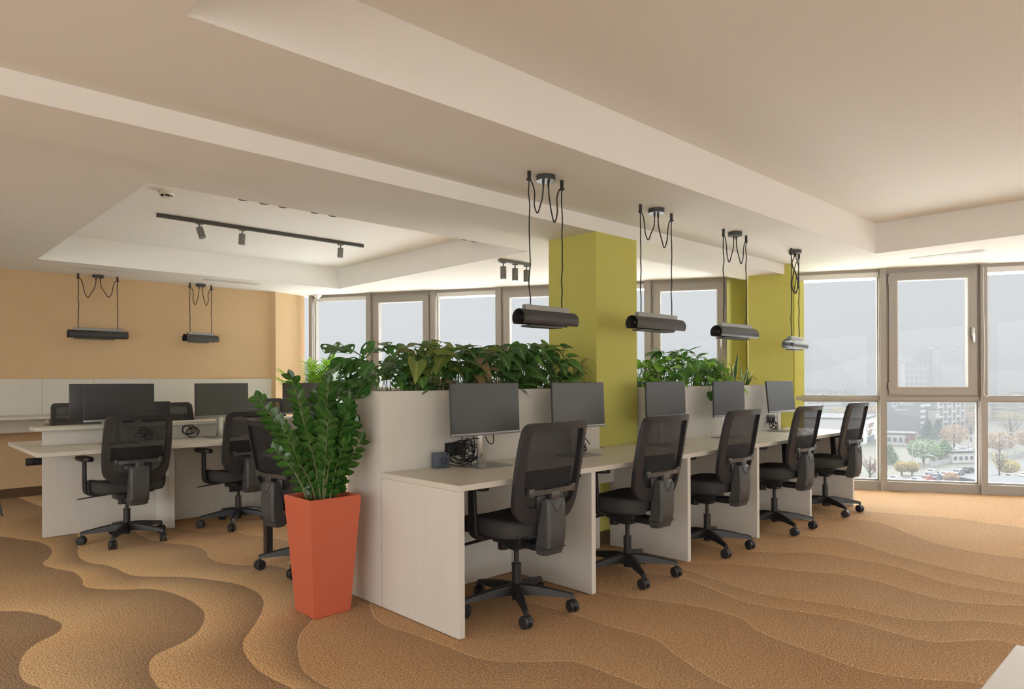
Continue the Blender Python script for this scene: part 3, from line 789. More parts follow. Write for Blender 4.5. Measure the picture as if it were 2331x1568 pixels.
        for r in range(3):
            for i in range(n): fs.append((r*n+i,r*n+(i+1)%n,(r+1)*n+(i+1)%n,(r+1)*n+i))
        fs.append(tuple(range(n))[::-1]); fs.append(tuple(3*n+i for i in range(n)))
        pd.add(vs, fs).build('arm_pad', M['black'], ar, sharp=50)
    return t
STILL = ('star_base','caster','gas_lift')
G1 = 'task chairs along the near bench desk'; G2 = 'task chairs on the near side of the left desk'; G3 = 'task chairs behind the left desk'
c0 = make_chair('black mesh task chair nearest the camera, tucked into the first desk bay', G1)
c0.location = (2.605, 2.705, 0); c0.rotation_euler.z = math.radians(0)
def lift(root, d):
    for c in kids(root):
        if c.name.split('.')[0] not in STILL: c.location.z += d
for x, y, rz, lab in [(3.567,2.678,0,'black mesh task chair in the second bay, in front of the yellow column'),
                      (4.565,2.695,0,'middle task chair of the near desk, its back raised on a grey slider'),
                      (5.575,2.660,0,'fourth task chair of the near desk, with bright window behind its seat back'),
                      (6.62,2.660,0,'farthest task chair of the near desk, next to the window wall')]:
    dup(c0, (x,y,0), math.radians(rz), lab, G1, lift=.035, still=STILL)
dup(c0, (1.535,6.03,0), math.radians(3), 'black task chair at the left desk, turned to the first pair of monitors', G2)
dup(c0, (2.41,6.01,0), math.radians(3), 'black task chair at the left desk, half past the black table leg', G2)
dup(c0, (2.20,4.32,0), math.radians(-82), 'black task chair half hidden behind the orange pot, at the black table end', 'chair at the black table')
dup(c0, (1.58,7.46,0), math.radians(184), 'black mesh chair back showing behind the paired monitors on the left desk', G3, lift=.05, still=STILL)
dup(c0, (2.38,7.46,0), math.radians(181), 'black mesh chair back between the two monitor groups of the left desk', G3, lift=.03, still=STILL)
dup(c0, (3.41,7.48,0), math.radians(178), 'black mesh chair back beside the third monitor, under the palm leaves', G3, lift=.05, still=STILL)
lift(c0, .035)
# ------------------------------------------------------------------ left double bench
def left_bench():
    t = thing('double_bench', 'cream double-sided bench desk with a raised middle shelf', 'desk', (.92, 5.87, 0))
    ox, oy = .92, 5.87; L = 3.74-ox
    for a,b in ((0,1.92-ox),(1.92-ox,L)):
        MB().box(a+.0008,b-.0008,0,1.305,.713,.743,.0015,1).build('tabletop', M['lamtop'], t)
    MB().box(1.07-ox, 3.60-ox, 6.575-oy, 6.612-oy, .004, .865, .001, 1).build('spine_panel', M['lam'], t)
    MB().box(1.00-ox, 3.66-ox, 6.47-oy, 6.70-oy, .865, .893, .0015, 1).build('raised_shelf', M['lamtop'], t)
    for x in (1.956, 2.835, 3.60):
        for (ya,yb) in ((6.235,6.575),(6.612,6.95)):
            MB().box(x-.045-ox,x-ox,ya-oy,yb-oy,.004,.713,.001,1).build('divider_panel', M['lam'], t)
    return t
left_bench()
GL = 'monitors on the left bench desk'
mon(m0, 1.565, 6.33, 2, 'front monitor of the overlapping pair on the left desk', GL, 1)
mon(m0, 2.405, 6.34, 12, 'olive-reflecting monitor in the second bay of the left desk', GL, 1)
mon(m0, 3.25, 6.36, 2, 'monitor showing above the pot plant, below the palm leaves', GL, 1)
mon(m0, 1.585, 6.93, 178, 'rear monitor of the overlapping pair, seen from its back', GL, 1)
r_ = mon(m0, 1.84, 6.86, 172, 'low monitor edge seen through the chair back behind the left desk', GL, 0)
for c in kids(r_):
    if c.name.split('.')[0] in ('housing','screen','chin_bar','logo_disc'): c.location.z -= .165
    if c.name.split('.')[0] == 'stand_neck': c.scale.z = .5
cable_tangle((2.16,6.42,.743), 21, 'black cable loop hanging beside the olive-reflecting monitor', 7, .055)
cable_tangle((1.80,6.47,.743), 22, 'black cables behind the front monitor of the left desk', 6, .05)

# ------------------------------------------------------------------ wall counter on the tan wall
def wall_counter():
    t = thing('wall_counter', 'cream wall counter with tall backboard on the tan wall', 'counter', (.3, 9.14, 0))
    x0, x1 = -3.3, 3.87
    for a,b in ((x0,-1.1),(-1.1,1.18-.0),(1.18,1.986-.3),(1.686,x1)):
        MB().box(a+.001,b-.001,-.022,0,.895,1.287,.001,1).build('backboard', M['lam'], t)
    MB().box(x0,x1,-.56,-.001,.865,.895,.0015,1).build('counter_top', M['lamtop'], t)
    MB().box(x0+.05,x1-.05,-.30,-.28,.72,.865).build('apron', M['lam'], t)
    for x in (-2.6,-.8,1.13,2.6,3.6):
        st = MB(); st.add([(0,-.50,.865),(0,-.02,.865),(0,-.02,.70),(0,-.26,.70),(0,-.50,.82),(.035,-.50,.865),(.035,-.02,.865),(.035,-.02,.70),(.035,-.26,.70),(.035,-.50,.82)],
               [(0,1,2,3,4),(9,8,7,6,5)]+[(i,5+i,5+(i+1)%5,(i+1)%5) for i in range(5)])
        st.xf(Matrix.Translation((x,0,0))); st.build('bracket', M['lam'], t)
    return t
wall_counter()
# beige chair at the left edge of the view
def beige_chair():
    t = thing('visitor_chair', 'beige upholstered chair with thin black legs at the wall counter, cut off by the frame', 'chair', (.70, 8.16, 0), math.radians(8))
    vs = []; fs = []
    rows = 9; cols = 12
    for r in range(rows):
        z = .60 + .28*r/(rows-1)
        w = .215*(1-.10*abs(2*r/(rows-1)-1)**4)
        for c in range(cols):
            x = -w + 2*w*c/(cols-1); e = (abs(x)/w)**6*.012
            vs.append((x, -.20 - .04*r/(rows-1) + .5*x*x, z - e*(1 if r > rows/2 else -1)))
    for r in range(rows-1):
        for c in range(cols-1): fs.append((r*cols+c,r*cols+c+1,(r+1)*cols+c+1,(r+1)*cols+c))
    o = MB().add(vs, fs).build('back', M['beige'], t)
    sd = o.modifiers.new('Solidify','SOLIDIFY'); sd.thickness = .045; sd.offset = 0
    sb = o.modifiers.new('Subsurf','SUBSURF'); sb.levels = 1; sb.render_levels = 1
    MB().box(-.23,.23,-.19,.24,.42,.475,.022,3).build('seat', M['beige'], t)
    for sx in (-1,1):
        MB().tube([(.20*sx,-.17,.47),(.205*sx,-.20,.58),(.19*sx,-.215,.68)],.011,8).build('back_post', M['blackm'], t)
        for sy in (-1,1):
            MB().tube([(.18*sx,.15*sy,.43),(.245*sx,.235*sy,0)],.011,10).build('leg', M['blackm'], t)
        MB().tube([(.213*sx,-.19,.22),(.213*sx,.19,.22)],.008,8).build('side_rail', M['blackm'], t)
beige_chair()

# ------------------------------------------------------------------ black table behind the pot
def black_table():
    t = thing('meeting_table', 'grey topped table with square black legs behind the orange pot', 'table', (2.09, 3.90, 0))
    MB().box(0,1.7,0,.96,.700,.722,.002,1).build('tabletop', mat('grey_table_top', (.16,.165,.165), .45, .4), t)
    for x in (.03,1.63):
        for y in (.03,.89):
            MB().box(x,x+.05,y,y+.05,0,.700,.002,1).build('leg', M['blackm'], t)
    for y in (.03,.89): MB().box(.08,1.63,y+.005,y+.045,.655,.700).build('apron_rail', M['blackm'], t)
    MB().box(.035,.075,.08,.89,.655,.700).build('apron_rail', M['blackm'], t)
black_table()
# white table corner, lower right
def white_table():
    t = thing('white_table', 'white table with its corner just entering the view', 'table', (1.596, .286, 0))
    MB().box(-1.3,0,-.8,0,.719,.743,.002,1).build('tabletop', M['wtable'], t)
    for x in (-1.26,-.09):
        for y in (-.76,-.09): MB().box(x,x+.05,y,y+.05,0,.719).build('leg', M['whited'], t)
white_table()

# ------------------------------------------------------------------ orange pot
def orange_pot():
    t = thing('plant_pot', 'tall tapered terracotta orange pot at the desk end', 'pot', (1.832, 3.425, 0))
    b, a, H, w = .107, .153, .632, .012
    mb = MB()
    def ring(h, z): return [(-h,-h,z),(h,-h,z),(h,h,z),(-h,h,z)]
    rs = [(b-.004,0),(b,.006),(a-.003,H-.004),(a-.006,H),(a-w-.002,H),(a-w-.004,H-.003),(a-w-.006,H-.06)]
    vs = [p for h,z in rs for p in ring(h,z)]; fs = [(3,2,1,0)]
    for i in range(len(rs)-1):
        for k in range(4): fs.append((i*4+k, i*4+(k+1)%4, (i+1)*4+(k+1)%4, (i+1)*4+k))
    mb.add(vs, fs); mb.build('pot_shell', M['pot'], t, sharp=20)
    random.seed(5); vs = []; fs = []; n = 14; h = a-w-.004
    for i in range(n+1):
        for j in range(n+1): vs.append((-h+2*h*i/n, -h+2*h*j/n, H-.045+random.uniform(-.011,.013)))
    for i in range(n):
        for j in range(n): fs.append((i*(n+1)+j,(i+1)*(n+1)+j,(i+1)*(n+1)+j+1,i*(n+1)+j+1))
    MB().add(vs, fs).build('soil', M['soil'], t, sharp=180)
orange_pot()

# ------------------------------------------------------------------ lamps
def pendant(x, y, L, gap, rz, zc, label, seed, mess=0, group='cylinder pendant lamps on long black cords'):
    random.seed(seed)
    t = thing('pendant_lamp', label, 'pendant lamp', (x, y, ZS), rz, group)
    h = zc - ZS
    MB().cyl((0,0,-.001),(0,0,-.032),.058,n=28).build('canopy', M['lamp'], t)
    for s in (-1,1):
        MB().cyl((.022*s,0,-.03),(.022*s,0,-.062),.009,.006,n=10).build('cord_grip', M['black'], t)
    for s in (-1,1):
        xs = s*gap/2
        sm = MB().cyl((xs,0,-.001),(xs,0,-.062),.011,n=12); sm.box(xs+.004*s,xs+.018*s,-.006,.006,-.058,-.046)
        sm.build('ceiling_hook', M['black'], t)
        # straight drop with slight waviness
        pts = [(xs,0,-.06)]
        for k in range(1,11): pts.append((xs+random.uniform(-.004,.004),random.uniform(-.004,.004),-.06+(h+.095)*k/11))
        pts.append((xs,0,h+.040))
        MB().tube(smooth(pts,3), .0042, 6).build('cord', M['cord'], t)
        # slack loop between canopy and hook
        d = .235 + random.uniform(-.02,.02) + mess*.10
        if mess: lp = [(xs,0,-.05),(xs*.3,.012,-.15),(-xs*.25,.02*s,-.30),(.0+.03*s,.03*s,-d-.05),(.04*s,.0,-d-.07),(.03*s,-.02,-.25),(xs*.25,-.02*s,-.14),(.022*s,0,-.06)]
        else: lp = [(xs,0,-.05),(xs-.025*s,0,-.065),(xs-.045*s,0,-.12),(xs*.70,0,-.12-d*.35),(xs*.52,.0,-d-.02),(xs*.34,0,-d*.85),(.030*s,0,-.13),(.022*s,0,-.06)]
        MB().tube(smooth(lp,6), .0042, 6).build('slack_cord', M['cord'], t)
    MB().box(-L*.40,L*.40,-.019,.019,h+.036,h+.068,.002,1).build('mounting_bar', M['barm'], t)
    # open-bottomed curved shade
    R = .054; n = 22; vs = []; fs = []; a0 = math.radians(-38); a1 = math.radians(218)
    for k in range(n+1):
        a = a0 + (a1-a0)*k/n
        for (r, xx) in ((R,-L/2),(R,L/2),(R-.003,L/2),(R-.003,-L/2)): vs.append((xx, r*math.cos(a), h-.012+r*math.sin(a)))
    for k in range(n):
        for q in range(4): fs.append((k*4+q,k*4+(q+1)%4,(k+1)*4+(q+1)%4,(k+1)*4+q))
    fs += [(0,1,2,3), tuple(n*4+q for q in (3,2,1,0))]
    mb = MB().add(vs, fs); 
    mb.build('shade', M['lamp'], t, sharp=40)
    MB().box(-L/2+.06,L/2-.14,-.040,.040,h-.062,h-.052).build('diffuser_plate', M['lamp'], t)
    for s in (-1,1):
        b = MB(); b.lathe([(.0,0),(.011,.0),(.012,.012),(.017,.03),(.017,.085),(.010,.10),(0,.103)], 14)
        b.xf(Matrix.Translation((s*(L/2-.135),0,h-.005)) @ Matrix.Rotation(PI/2*s,4,'Y')); b.build('bulb', M['bulb'], t)
        sk = MB().cyl((s*(L/2-.17),0,h-.005),(s*(L/2-.13),0,h-.005),.014,n=14); sk.build('lamp_socket', M['black'], t)
pendant(3.003, 2.848, .47, .285, 0, 1.625, 'small black pendant lamp nearest the camera, left of the middle column', 1)
pendant(4.172, 2.862, .60, .385, 0, 1.655, 'long black pendant lamp in front of the middle yellow column edge', 2)
pendant(5.319, 2.868, .62, .38, 0, 1.645, 'long black pendant lamp hanging before the silver handled window', 3)
pendant(6.485, 2.878, .48, .25, math.radians(8), 1.585, 'small pendant lamp with crossed cords by the far yellow column', 4, mess=1)
pendant(2.003, 8.99, .60, .395, 0, 1.80, 'left black pendant lamp against the tan wall', 5, group='pendant lamps along the tan wall')
pendant(3.133, 8.97, .44, .295, math.radians(14), 1.80, 'right black pendant lamp against the tan wall', 6, group='pendant lamps along the tan wall')

# track with three spots in the left recess
ZL = 2.752
def spot_part(t, x, z0, tiltv, name='spotlight', r=.030, L=.10, m='greyspot', drop=.055):
    a = MB().cyl((x,0,z0),(x,0,z0-drop),.007,n=10); a.box(x-.03,x+.03,-.012,.012,z0-.012,z0,.002)
    arm = a.build('spot_arm', M[m], t)
    d = V(tiltv[0],tiltv[1],-1).normalized(); p0 = V(x,0,z0-drop+.012); p1 = p0 + d*L
    h = MB().cyl(p0,p1,r,n=22); h.cyl(p1-d*.002,p1+d*.001,r,n=22)
    o = h.build(name, M[m], t)
    MB().cyl(p1+d*.0012,p1+d*.002,r*.74,n=18).build('lens', M['silver'], o)
def track():
    t = thing('track_light', 'long ceiling track with three grey spotlights in the left recess', 'track light', (2.98, 6.60, ZL))
    MB().box(-1.05,1.055,-.017,.017,-.034,0,.002,1).build('track_rail', M['dspot'], t)
    spot_part(t,-.685,-.034,(.18,-.35)); spot_part(t,-.285,-.034,(-.06,.02)); spot_part(t,.775,-.034,(-.05,.02))
track()
def short_bar():
    t = thing('spotlight_bar', 'short grey ceiling bar carrying three spot cylinders near the column', 'ceiling light', (4.92, 5.11, ZS))
    MB().box(-.215,.215,-.022,.022,-.030,0,.002,1).build('mounting_bar', M['greyspot'], t)
    for x in (-.165,0,.165): spot_part(t,x,-.030,(0,0),r=.031,L=.125,drop=.055)
short_bar()
for i,(x,lab) in enumerate([(2.20,'first downlight of the row behind the beam, nearest the smoke detector'),(2.37,'second downlight of the group of three behind the beam'),(2.53,'third downlight of the group of three behind the beam'),
                (2.815,'left downlight of the pair in the middle of the row behind the beam'),(2.98,'right downlight of the pair in the middle of the row behind the beam'),(4.47,'left downlight of the far pair near the recess corner'),(4.595,'right downlight of the far pair near the recess corner')]):
    t = thing('downlight', lab, 'downlight', (x, 5.36, ZL), 0, 'short cylinder downlights behind the beam')
    MB().lathe([(0,0),(.040,0),(.040,-.072),(.034,-.075),(.031,-.060),(0,-.058)],24).build('can', M['greyspot'], t)
    MB().lathe([(.0335,-.0745),(.0405,-.0735),(.0405,-.064),(.040,-.064)],24).build('rim', M['dspot'], t)
def smoke():
    t = thing('smoke_detector', 'white round smoke detector in the corner of the left recess', 'smoke detector', (1.765, 5.80, ZL))
    MB().lathe([(0,0),(.055,0),(.056,-.020),(.050,-.028),(.048,-.030)],28).build('base', M['whited'], t)
    MB().lathe([(.043,-.030),(.040,-.046),(.036,-.048),(0,-.047)],28).build('chamber', M['black'], t)
    c = MB().lathe([(.040,-.046),(.034,-.056),(.016,-.060),(0,-.060)],28)
    for k in range(6):
        a = k*PI/3; c.cyl((.046*math.cos(a),.046*math.sin(a),-.029),(.039*math.cos(a),.039*math.sin(a),-.049),.004,n=6)
    c.build('cap', M['whited'], t)
smoke()
def dome():
    t = thing('ceiling_sensor', 'white dome sensor on the ceiling above the corner window', 'sensor', (4.74, 8.98, ZS))
    MB().lathe([(0,0),(.060,0),(.060,-.014),(.050,-.026),(.030,-.045),(0,-.045)],24).build('base', M['whited'], t)
    MB().lathe([(.022,-.043),(.019,-.056),(.010,-.064),(0,-.066)],18).build('lens', M['framel'], t)
dome()
def vent(x, y, rz, L, label):
    t = thing('air_vent', label, 'vent', (x, y, ZS), rz, 'slot air vents in the ceiling')
    frame4(MB(), -L/2, L/2, -.062, .062, .016, -.006, .0).xf(Matrix(((1,0,0,0),(0,0,1,0),(0,1,0,0),(0,0,0,1)))).build('frame', M['framel'], t)
    MB().box(-L/2+.012,L/2-.012,-.05,.05,-.002,.0).build('slot', M['dspot'], t)
    mb = MB()
    for y_ in (-.022,.022): mb.box(-L/2+.015,L/2-.015,y_-.011,y_+.011,-.005,-.002)
    mb.build('blade', M['framel'], t)
    MB().box(-.006,.006,-.05,.05,-.0055,-.002).build('bridge', M['framel'], t)
vent(1.93, 8.515, 0, .66, 'left slot vent above the tan wall lamps'); vent(3.345, 8.50, 0, .66, 'right slot vent above the tan wall lamps')
vent(7.84, 1.95, PI/2, .64, 'slot vent in the ceiling above the large sash window')
# ------------------------------------------------------------------ plants
M['zz'] = leaf_mat('zz_leaf', (.014,.050,.010), (.035,.11,.016), vein=(.06,.15,.03), trans=.15, rough=.22, vscale=14)
M['syn'] = leaf_mat('syngonium_leaf', (.055,.17,.03), (.13,.30,.055), vein=(.28,.42,.16), trans=.42, rough=.4)
M['synd'] = leaf_mat('dark_syngonium_leaf', (.02,.085,.02), (.05,.16,.03), vein=(.20,.33,.12), trans=.35, rough=.35)
M['synp'] = leaf_mat('pink_syngonium_leaf', (.30,.17,.11), (.22,.22,.07), vein=(.42,.30,.20), trans=.35, rough=.45)
M['syny'] = leaf_mat('yellow_syngonium_leaf', (.24,.26,.06), (.15,.25,.05), vein=(.40,.42,.16), trans=.45, rough=.45)
M['mon_'] = leaf_mat('monstera_leaf', (.022,.09,.015), (.05,.17,.03), vein=(.11,.24,.06), trans=.3, rough=.3)
M['pothos'] = leaf_mat('pothos_leaf', (.14,.36,.03), (.28,.50,.05), vein=(.35,.55,.12), trans=.45, rough=.35)
M['phil'] = leaf_mat('philodendron_leaf', (.05,.17,.025), (.12,.30,.05), trans=.4, rough=.4)
M['snake'] = leaf_mat('snake_leaf', (.02,.06,.02), (.06,.12,.04), edge=(.50,.48,.06), trans=.1, rough=.4, vscale=30)
M['spider'] = leaf_mat('spider_leaf', (.03,.10,.02), (.07,.17,.04), vein=(.34,.42,.16), trans=.3, rough=.4)
M['palm'] = leaf_mat('palm_leaf', (.13,.30,.02), (.30,.52,.03), trans=.5, rough=.35)

ARROW = [(0,-.04,.03),(0,-.22,.17),(.01,-.22,.30),(.05,-.10,.40),(.12,.06,.42),(.30,.30,.37),(.55,.56,.25),(.80,.81,.11),(1,1,0)]
OVATE = [(0,0,.03),(.14,.14,.27),(.34,.34,.44),(.55,.55,.46),(.75,.75,.33),(.9,.9,.15),(1,1,0)]
HEART = [(0,-.02,.03),(0,-.14,.20),(.03,-.10,.38),(.12,.08,.48),(.30,.30,.48),(.52,.54,.39),(.78,.80,.19),(1,1,0)]
ROUND = [(0,0,.06),(.08,.06,.30),(.25,.25,.48),(.5,.5,.53),(.75,.76,.42),(.92,.93,.2),(1,1,0)]
LANCE = [(0,0,.03),(.2,.2,.13),(.45,.45,.16),(.75,.75,.10),(1,1,0)]
def leaf(mb, base, d, up, L, prof, droop=.25, fold=.25, wid=1.0, holes=False, curl=0):
    d = Vector(d).normalized(); up = Vector(up); s = d.cross(up)
    s = s.normalized() if s.length > 1e-4 else d.orthogonal().normalized()
    n = s.cross(d).normalized(); base = Vector(base)
    def P(t, w): return base + d*(L*t) + s*(w*L*wid) + n*(fold*abs(w)*L*wid) - V(0,0,1)*(droop*L*max(t,0)**2) + n*(curl*L*math.sin(t*5))
    vs = []; fs = []; uv = []
    cols = (0, .38, .72, 1) if holes else (0, .55, 1)
    K = len(cols); mw = max(p[2] for p in prof)
    for sg in (1,-1):
        o = len(vs)
        for tm, to, w in prof:
            for c in cols:
                t = tm + (to-tm)*c; vs.append(P(t, sg*w*c))
        for i in range(len(prof)-1):
            for j in range(K-1):
                if holes and j == 1 and i in (2,3,4) and (i+ (sg>0)) % 2: 
                    # leave an oval gap between the veins: shrink instead of removing the rim
                    continue
                q = [o+i*K+j, o+i*K+j+1, o+(i+1)*K+j+1, o+(i+1)*K+j]
                u = [(sg*cols[j]*prof[i][2]/mw, prof[i][1]), (sg*cols[j+1]*prof[i][2]/mw, prof[i][1]), (sg*cols[j+1]*prof[i+1][2]/mw, prof[i+1][1]), (sg*cols[j]*prof[i+1][2]/mw, prof[i+1][1])]
                if sg < 0: q = q[::-1]; u = u[::-1]
                fs.append(q); uv.append(u)
    mb.add(vs, fs, uv)
def ribbon(mb, pts, ws, side, fold=.15):
    """strap leaf along pts; ws half widths; uv.x = -1..1 across"""
    pts = [Vector(p) for p in pts]; vs = []; fs = []; uv = []
    n = len(pts)
    for i, p in enumerate(pts):
        a = (pts[min(i+1,n-1)]-pts[max(i-1,0)]).normalized(); s = Vector(side) - a*a.dot(Vector(side)); s.normalize(); u = s.cross(a)
        w = ws[i]; vs += [p - s*w + u*w*fold, p, p + s*w + u*w*fold]
    for i in range(n-1):
        t0, t1 = i/(n-1), (i+1)/(n-1)
        fs += [(i*3,i*3+1,i*3+4,i*3+3),(i*3+1,i*3+2,i*3+5,i*3+4)]
        uv += [[(-1,t0),(0,t0),(0,t1),(-1,t1)],[(0,t0),(1,t0),(1,t1),(0,t1)]]
    mb.add(vs, fs, uv)
def rnd(a, b): return random.uniform(a, b)
def plant(name, label, cat, root, loc, group=None):
    return thing(name, label, cat, loc, 0, group)

def bushy(name, label, x0, x1, mats, n, prof, size, hmin, hmax, seed, yc=3.42, group=None, spread=.17, hang=0, wid=1, holes=False, endhang=None, peak=None, low=-.02):
    """leafy climber filling the planter between x0 and x1; each leaf on its own petiole"""
    random.seed(seed); xc = (x0+x1)/2; zr = 1.165
    t = plant(name, label, 'plant', None, (xc, yc, zr), group)
    lm = [MB() for _ in mats]; st = MB()
    for k in range(n):
        rx = rnd(x0+.03, x1-.03)-xc; ry = rnd(-.12,.12)
        f = k/n
        h = hmin + (hmax-hmin)*(rnd(0,1)**.8)
        if peak: h *= .75 + .35*math.exp(-((rx+xc-peak)/.22)**2)
        az = rnd(0, 2*PI); out = rnd(.02, spread)*(.5+.6*(1-h/hmax*.6))
        tip = V(rx + out*math.cos(az)*1.2, ry + out*math.sin(az), h)
        tip.x = max(x0-xc-.04, min(x1-xc+.04, tip.x))
        if hang and rnd(0,1) < hang: tip.z = rnd(low, .10); tip.y = ry + math.copysign(rnd(.14,.20), math.sin(az))
        d = V(math.cos(az)*rnd(.5,1), math.sin(az)*rnd(.5,1)-.25, rnd(-.75,.35))
        L = size*rnd(.65,1.2)
        if tip.z < .03 and abs(tip.y) < .18: tip.z += .06
        up = V(rnd(-.3,.3)-.1, -.35+rnd(-.3,.3), 1)
        i = int(rnd(0, len(mats)) if len(mats) > 1 else 0) % len(mats)
        leaf(lm[i], tip, d, up, L, prof, rnd(.1,.4), rnd(.08,.35), wid, holes)
        b = V(rx, ry*.7, .0); m = b.lerp(tip, .55) + V(0,0,.04)
        st.tube([b, m, tip], .0022, 4, caps=False)
    for m, b in zip(mats, lm):
        if b.f: b.build('leaves', M[m], t, sharp=180)
    st.build('stems', M['stemg'], t, sharp=180)
    return t
GP = 'plants in the near planter box'; GQ = 'plants in the far planter box'
# trailing swiss cheese plant over the left end
def monstera():
    random.seed(31); t = plant('swiss_cheese_plant','dark plant with holed leaves trailing over the left end of the near planter','plant',None,(2.12,3.42,1.165), GP)
    lv = MB(); st = MB()
    vines = [[(0,.0,0),(-.05,.02,.07),(-.12,.02,.02),(-.16,.02,-.10),(-.165,.03,-.22),(-.16,.03,-.32)],
             [(.02,.08,0),(-.06,.10,.08),(-.15,.10,.0),(-.19,.09,-.13),(-.20,.10,-.24)],
             [(.02,-.07,0),(-.04,-.07,.08),(-.11,-.05,.0),(-.13,-.05,-.12),(-.14,-.05,-.20)],
             [(.10,.05,0),(.06,.07,.14),(-.02,.08,.20),(-.10,.09,.18)],
             [(.18,-.02,0),(.16,-.01,.16),(.12,-.01,.27),(.09,-.0,.30)],
             [(.12,.1,0),(.05,.12,.2),(-.04,.13,.27),(-.12,.14,.27)],
             [(.24,.0,0),(.26,-.02,.18),(.32,-.03,.24)],[(.05,0,0),(-.02,.03,.16),(-.10,.05,.20),(-.2,.06,.14)]]
    for v in vines:
        p = smooth(v, 5); st.tube(p, .0028, 5)
        for k in range(3, len(p), 2):
            a = p[k]; az = rnd(PI*.55, PI*1.55); d = V(math.cos(az), math.sin(az)*.8-.2, rnd(-.9,.1))
            pe = a + V(d.x,d.y,.35).normalized()*rnd(.02,.06); st.tube([a,pe], .002, 4, caps=False)
            leaf(lv, pe, d, V(-.5,-.5,.8)+V(rnd(-.3,.3),rnd(-.3,.3),0), rnd(.085,.135), OVATE, rnd(.1,.4), rnd(.02,.2), .95, True)
    for k in range(26):
        b = V(rnd(-.02,.42), rnd(-.12,.12), 0); tp = b + V(rnd(-.08,.05), rnd(-.07,.05), rnd(.06,.22)); st.tube([b,tp], .002, 4, caps=False)
        az = rnd(0,2*PI); leaf(lv, tp, V(math.cos(az), math.sin(az)-.3, rnd(-.6,.2)), V(-.2,-.4,1), rnd(.08,.12), OVATE, .25, .15, .95, True)
    lv.build('leaves', M['mon_'], t, sharp=180); st.build('vines', M['stemg'], t, sharp=180)
monstera()
bushy('arrowhead_plant','yellowish arrowhead plant at the left of the near planter, before the openable window', 2.36,2.74,['syny','syn','synd','syny'],74,ARROW,.115,.08,.30,41,group=GP,hang=.05,peak=2.55)
bushy('arrowhead_plant','pinkish brown arrowhead plant left of the first monitor', 2.70,3.00,['synp','syny','synd','synp'],66,ARROW,.115,.03,.31,42,group=GP,hang=.05)
bushy('arrowhead_plant','green arrowhead plant right behind the first monitor', 2.98,3.36,['syn','synd','synd','syn'],88,ARROW,.115,.03,.31,43,group=GP,hang=.05)
bushy('arrowhead_plant','tall bright arrowhead plant left of the middle yellow column', 3.34,3.76,['syn','synd','syn','synd'],98,ARROW,.12,.03,.34,44,group=GP,hang=.05)
def spider(x, seed, label, n=22, L0=.30, group=None, yc=3.42):
    random.seed(seed); t = plant('spider_plant', label, 'plant', None, (x, yc, 1.165), group); mb = MB()
    for k in range(n):
        az = rnd(0, 2*PI); L = L0*rnd(.6,1.15); r = L*rnd(.6,.85); h = L*rnd(.35,.75)
        c, s = math.cos(az), math.sin(az)
        pts = [V(c*r*u, s*r*u*.7, h*math.sin(min(1,u*1.0)*PI*.78)) for u in np.linspace(.02,1,9)]
        ribbon(mb, pts, [.007*w for w in (.8,1,1,1,1,.9,.75,.5,.1)], (-s,c,0), .3)
    mb.build('leaves', M['spider'], t, sharp=180)
spider(3.86, 51, 'arching spider plant at the foot of the middle yellow column', 26, .32, GP)
# far planter
bushy('pothos_plant','round-leaved light green pothos hanging over the far planter beside the yellow column', 4.62,5.05,['pothos','pothos','phil'],110,ROUND,.075,.04,.26,61,group=GQ,hang=.22,wid=1.0,low=-.12)
def fernleaf():
    random.seed(62); t = plant('philodendron_plant','loose feathery green plant in the middle of the far planter','plant',None,(5.32,3.42,1.165),GQ)
    lv = MB(); st = MB()
    for k in range(40):
        b = V(rnd(-.28,.28), rnd(-.1,.1), 0); az = rnd(0,2*PI); h = rnd(.10,.36)
        tp = b + V(math.cos(az)*rnd(.02,.14), math.sin(az)*rnd(.02,.1), h); st.tube([b, b.lerp(tp,.5)+V(0,0,.03), tp], .0022, 4, caps=False)
        d = V(math.cos(az), math.sin(az), rnd(-.2,.5))
        for j in range(rnd(4,8).__int__()):
            a2 = az + rnd(-1.3,1.3); leaf(lv, tp + d*rnd(0,.03), V(math.cos(a2), math.sin(a2), rnd(-.6,.5)), V(0,-.4,1), rnd(.06,.13), LANCE, rnd(.1,.4), .15, 1.2)
    v = smooth([(.10,-.10,.05),(.14,-.19,.10),(.17,-.205,.02),(.18,-.205,-.03)],5); st.tube(v,.0025,5)
    leaf(lv, v[-1], V(.1,-.1,-1), V(-.3,-1,0), .085, HEART, 0, .1)
    lv.build('leaves', M['phil'], t, sharp=180); st.build('stems', M['stemg'], t, sharp=180)
fernleaf()
bushy('heartleaf_plant','bright heart-leaved plant next to the snake plant', 5.62,6.02,['pothos','syn','pothos','phil'],76,HEART,.10,.05,.27,63,group=GQ,hang=.12)
def snake():
    random.seed(64); t = plant('snake_plant','upright snake plant with yellow leaf edges in the far planter','plant',None,(6.20,3.42,1.165),GQ); mb = MB()
    for k in range(20):
        b = V(rnd(-.20,.16), rnd(-.10,.08), 0); h = rnd(.16,.36); le = V(rnd(-.06,.10), rnd(-.05,.05), 0); az = rnd(-.6,.6)
        pts = [b + le*(u**1.5) + V(0,0,h*u) for u in np.linspace(0,1,7)]
        ribbon(mb, pts, [.021*w*(.7+h) for w in (.75,1,1.15,1.15,1.0,.65,.06)], (math.cos(az), math.sin(az), 0), .25)
    mb.build('leaves', M['snake'], t, sharp=180)
snake()
spider(6.56, 66, 'sparse thin spider plant at the window end of the far planter', 13, .26, GQ)

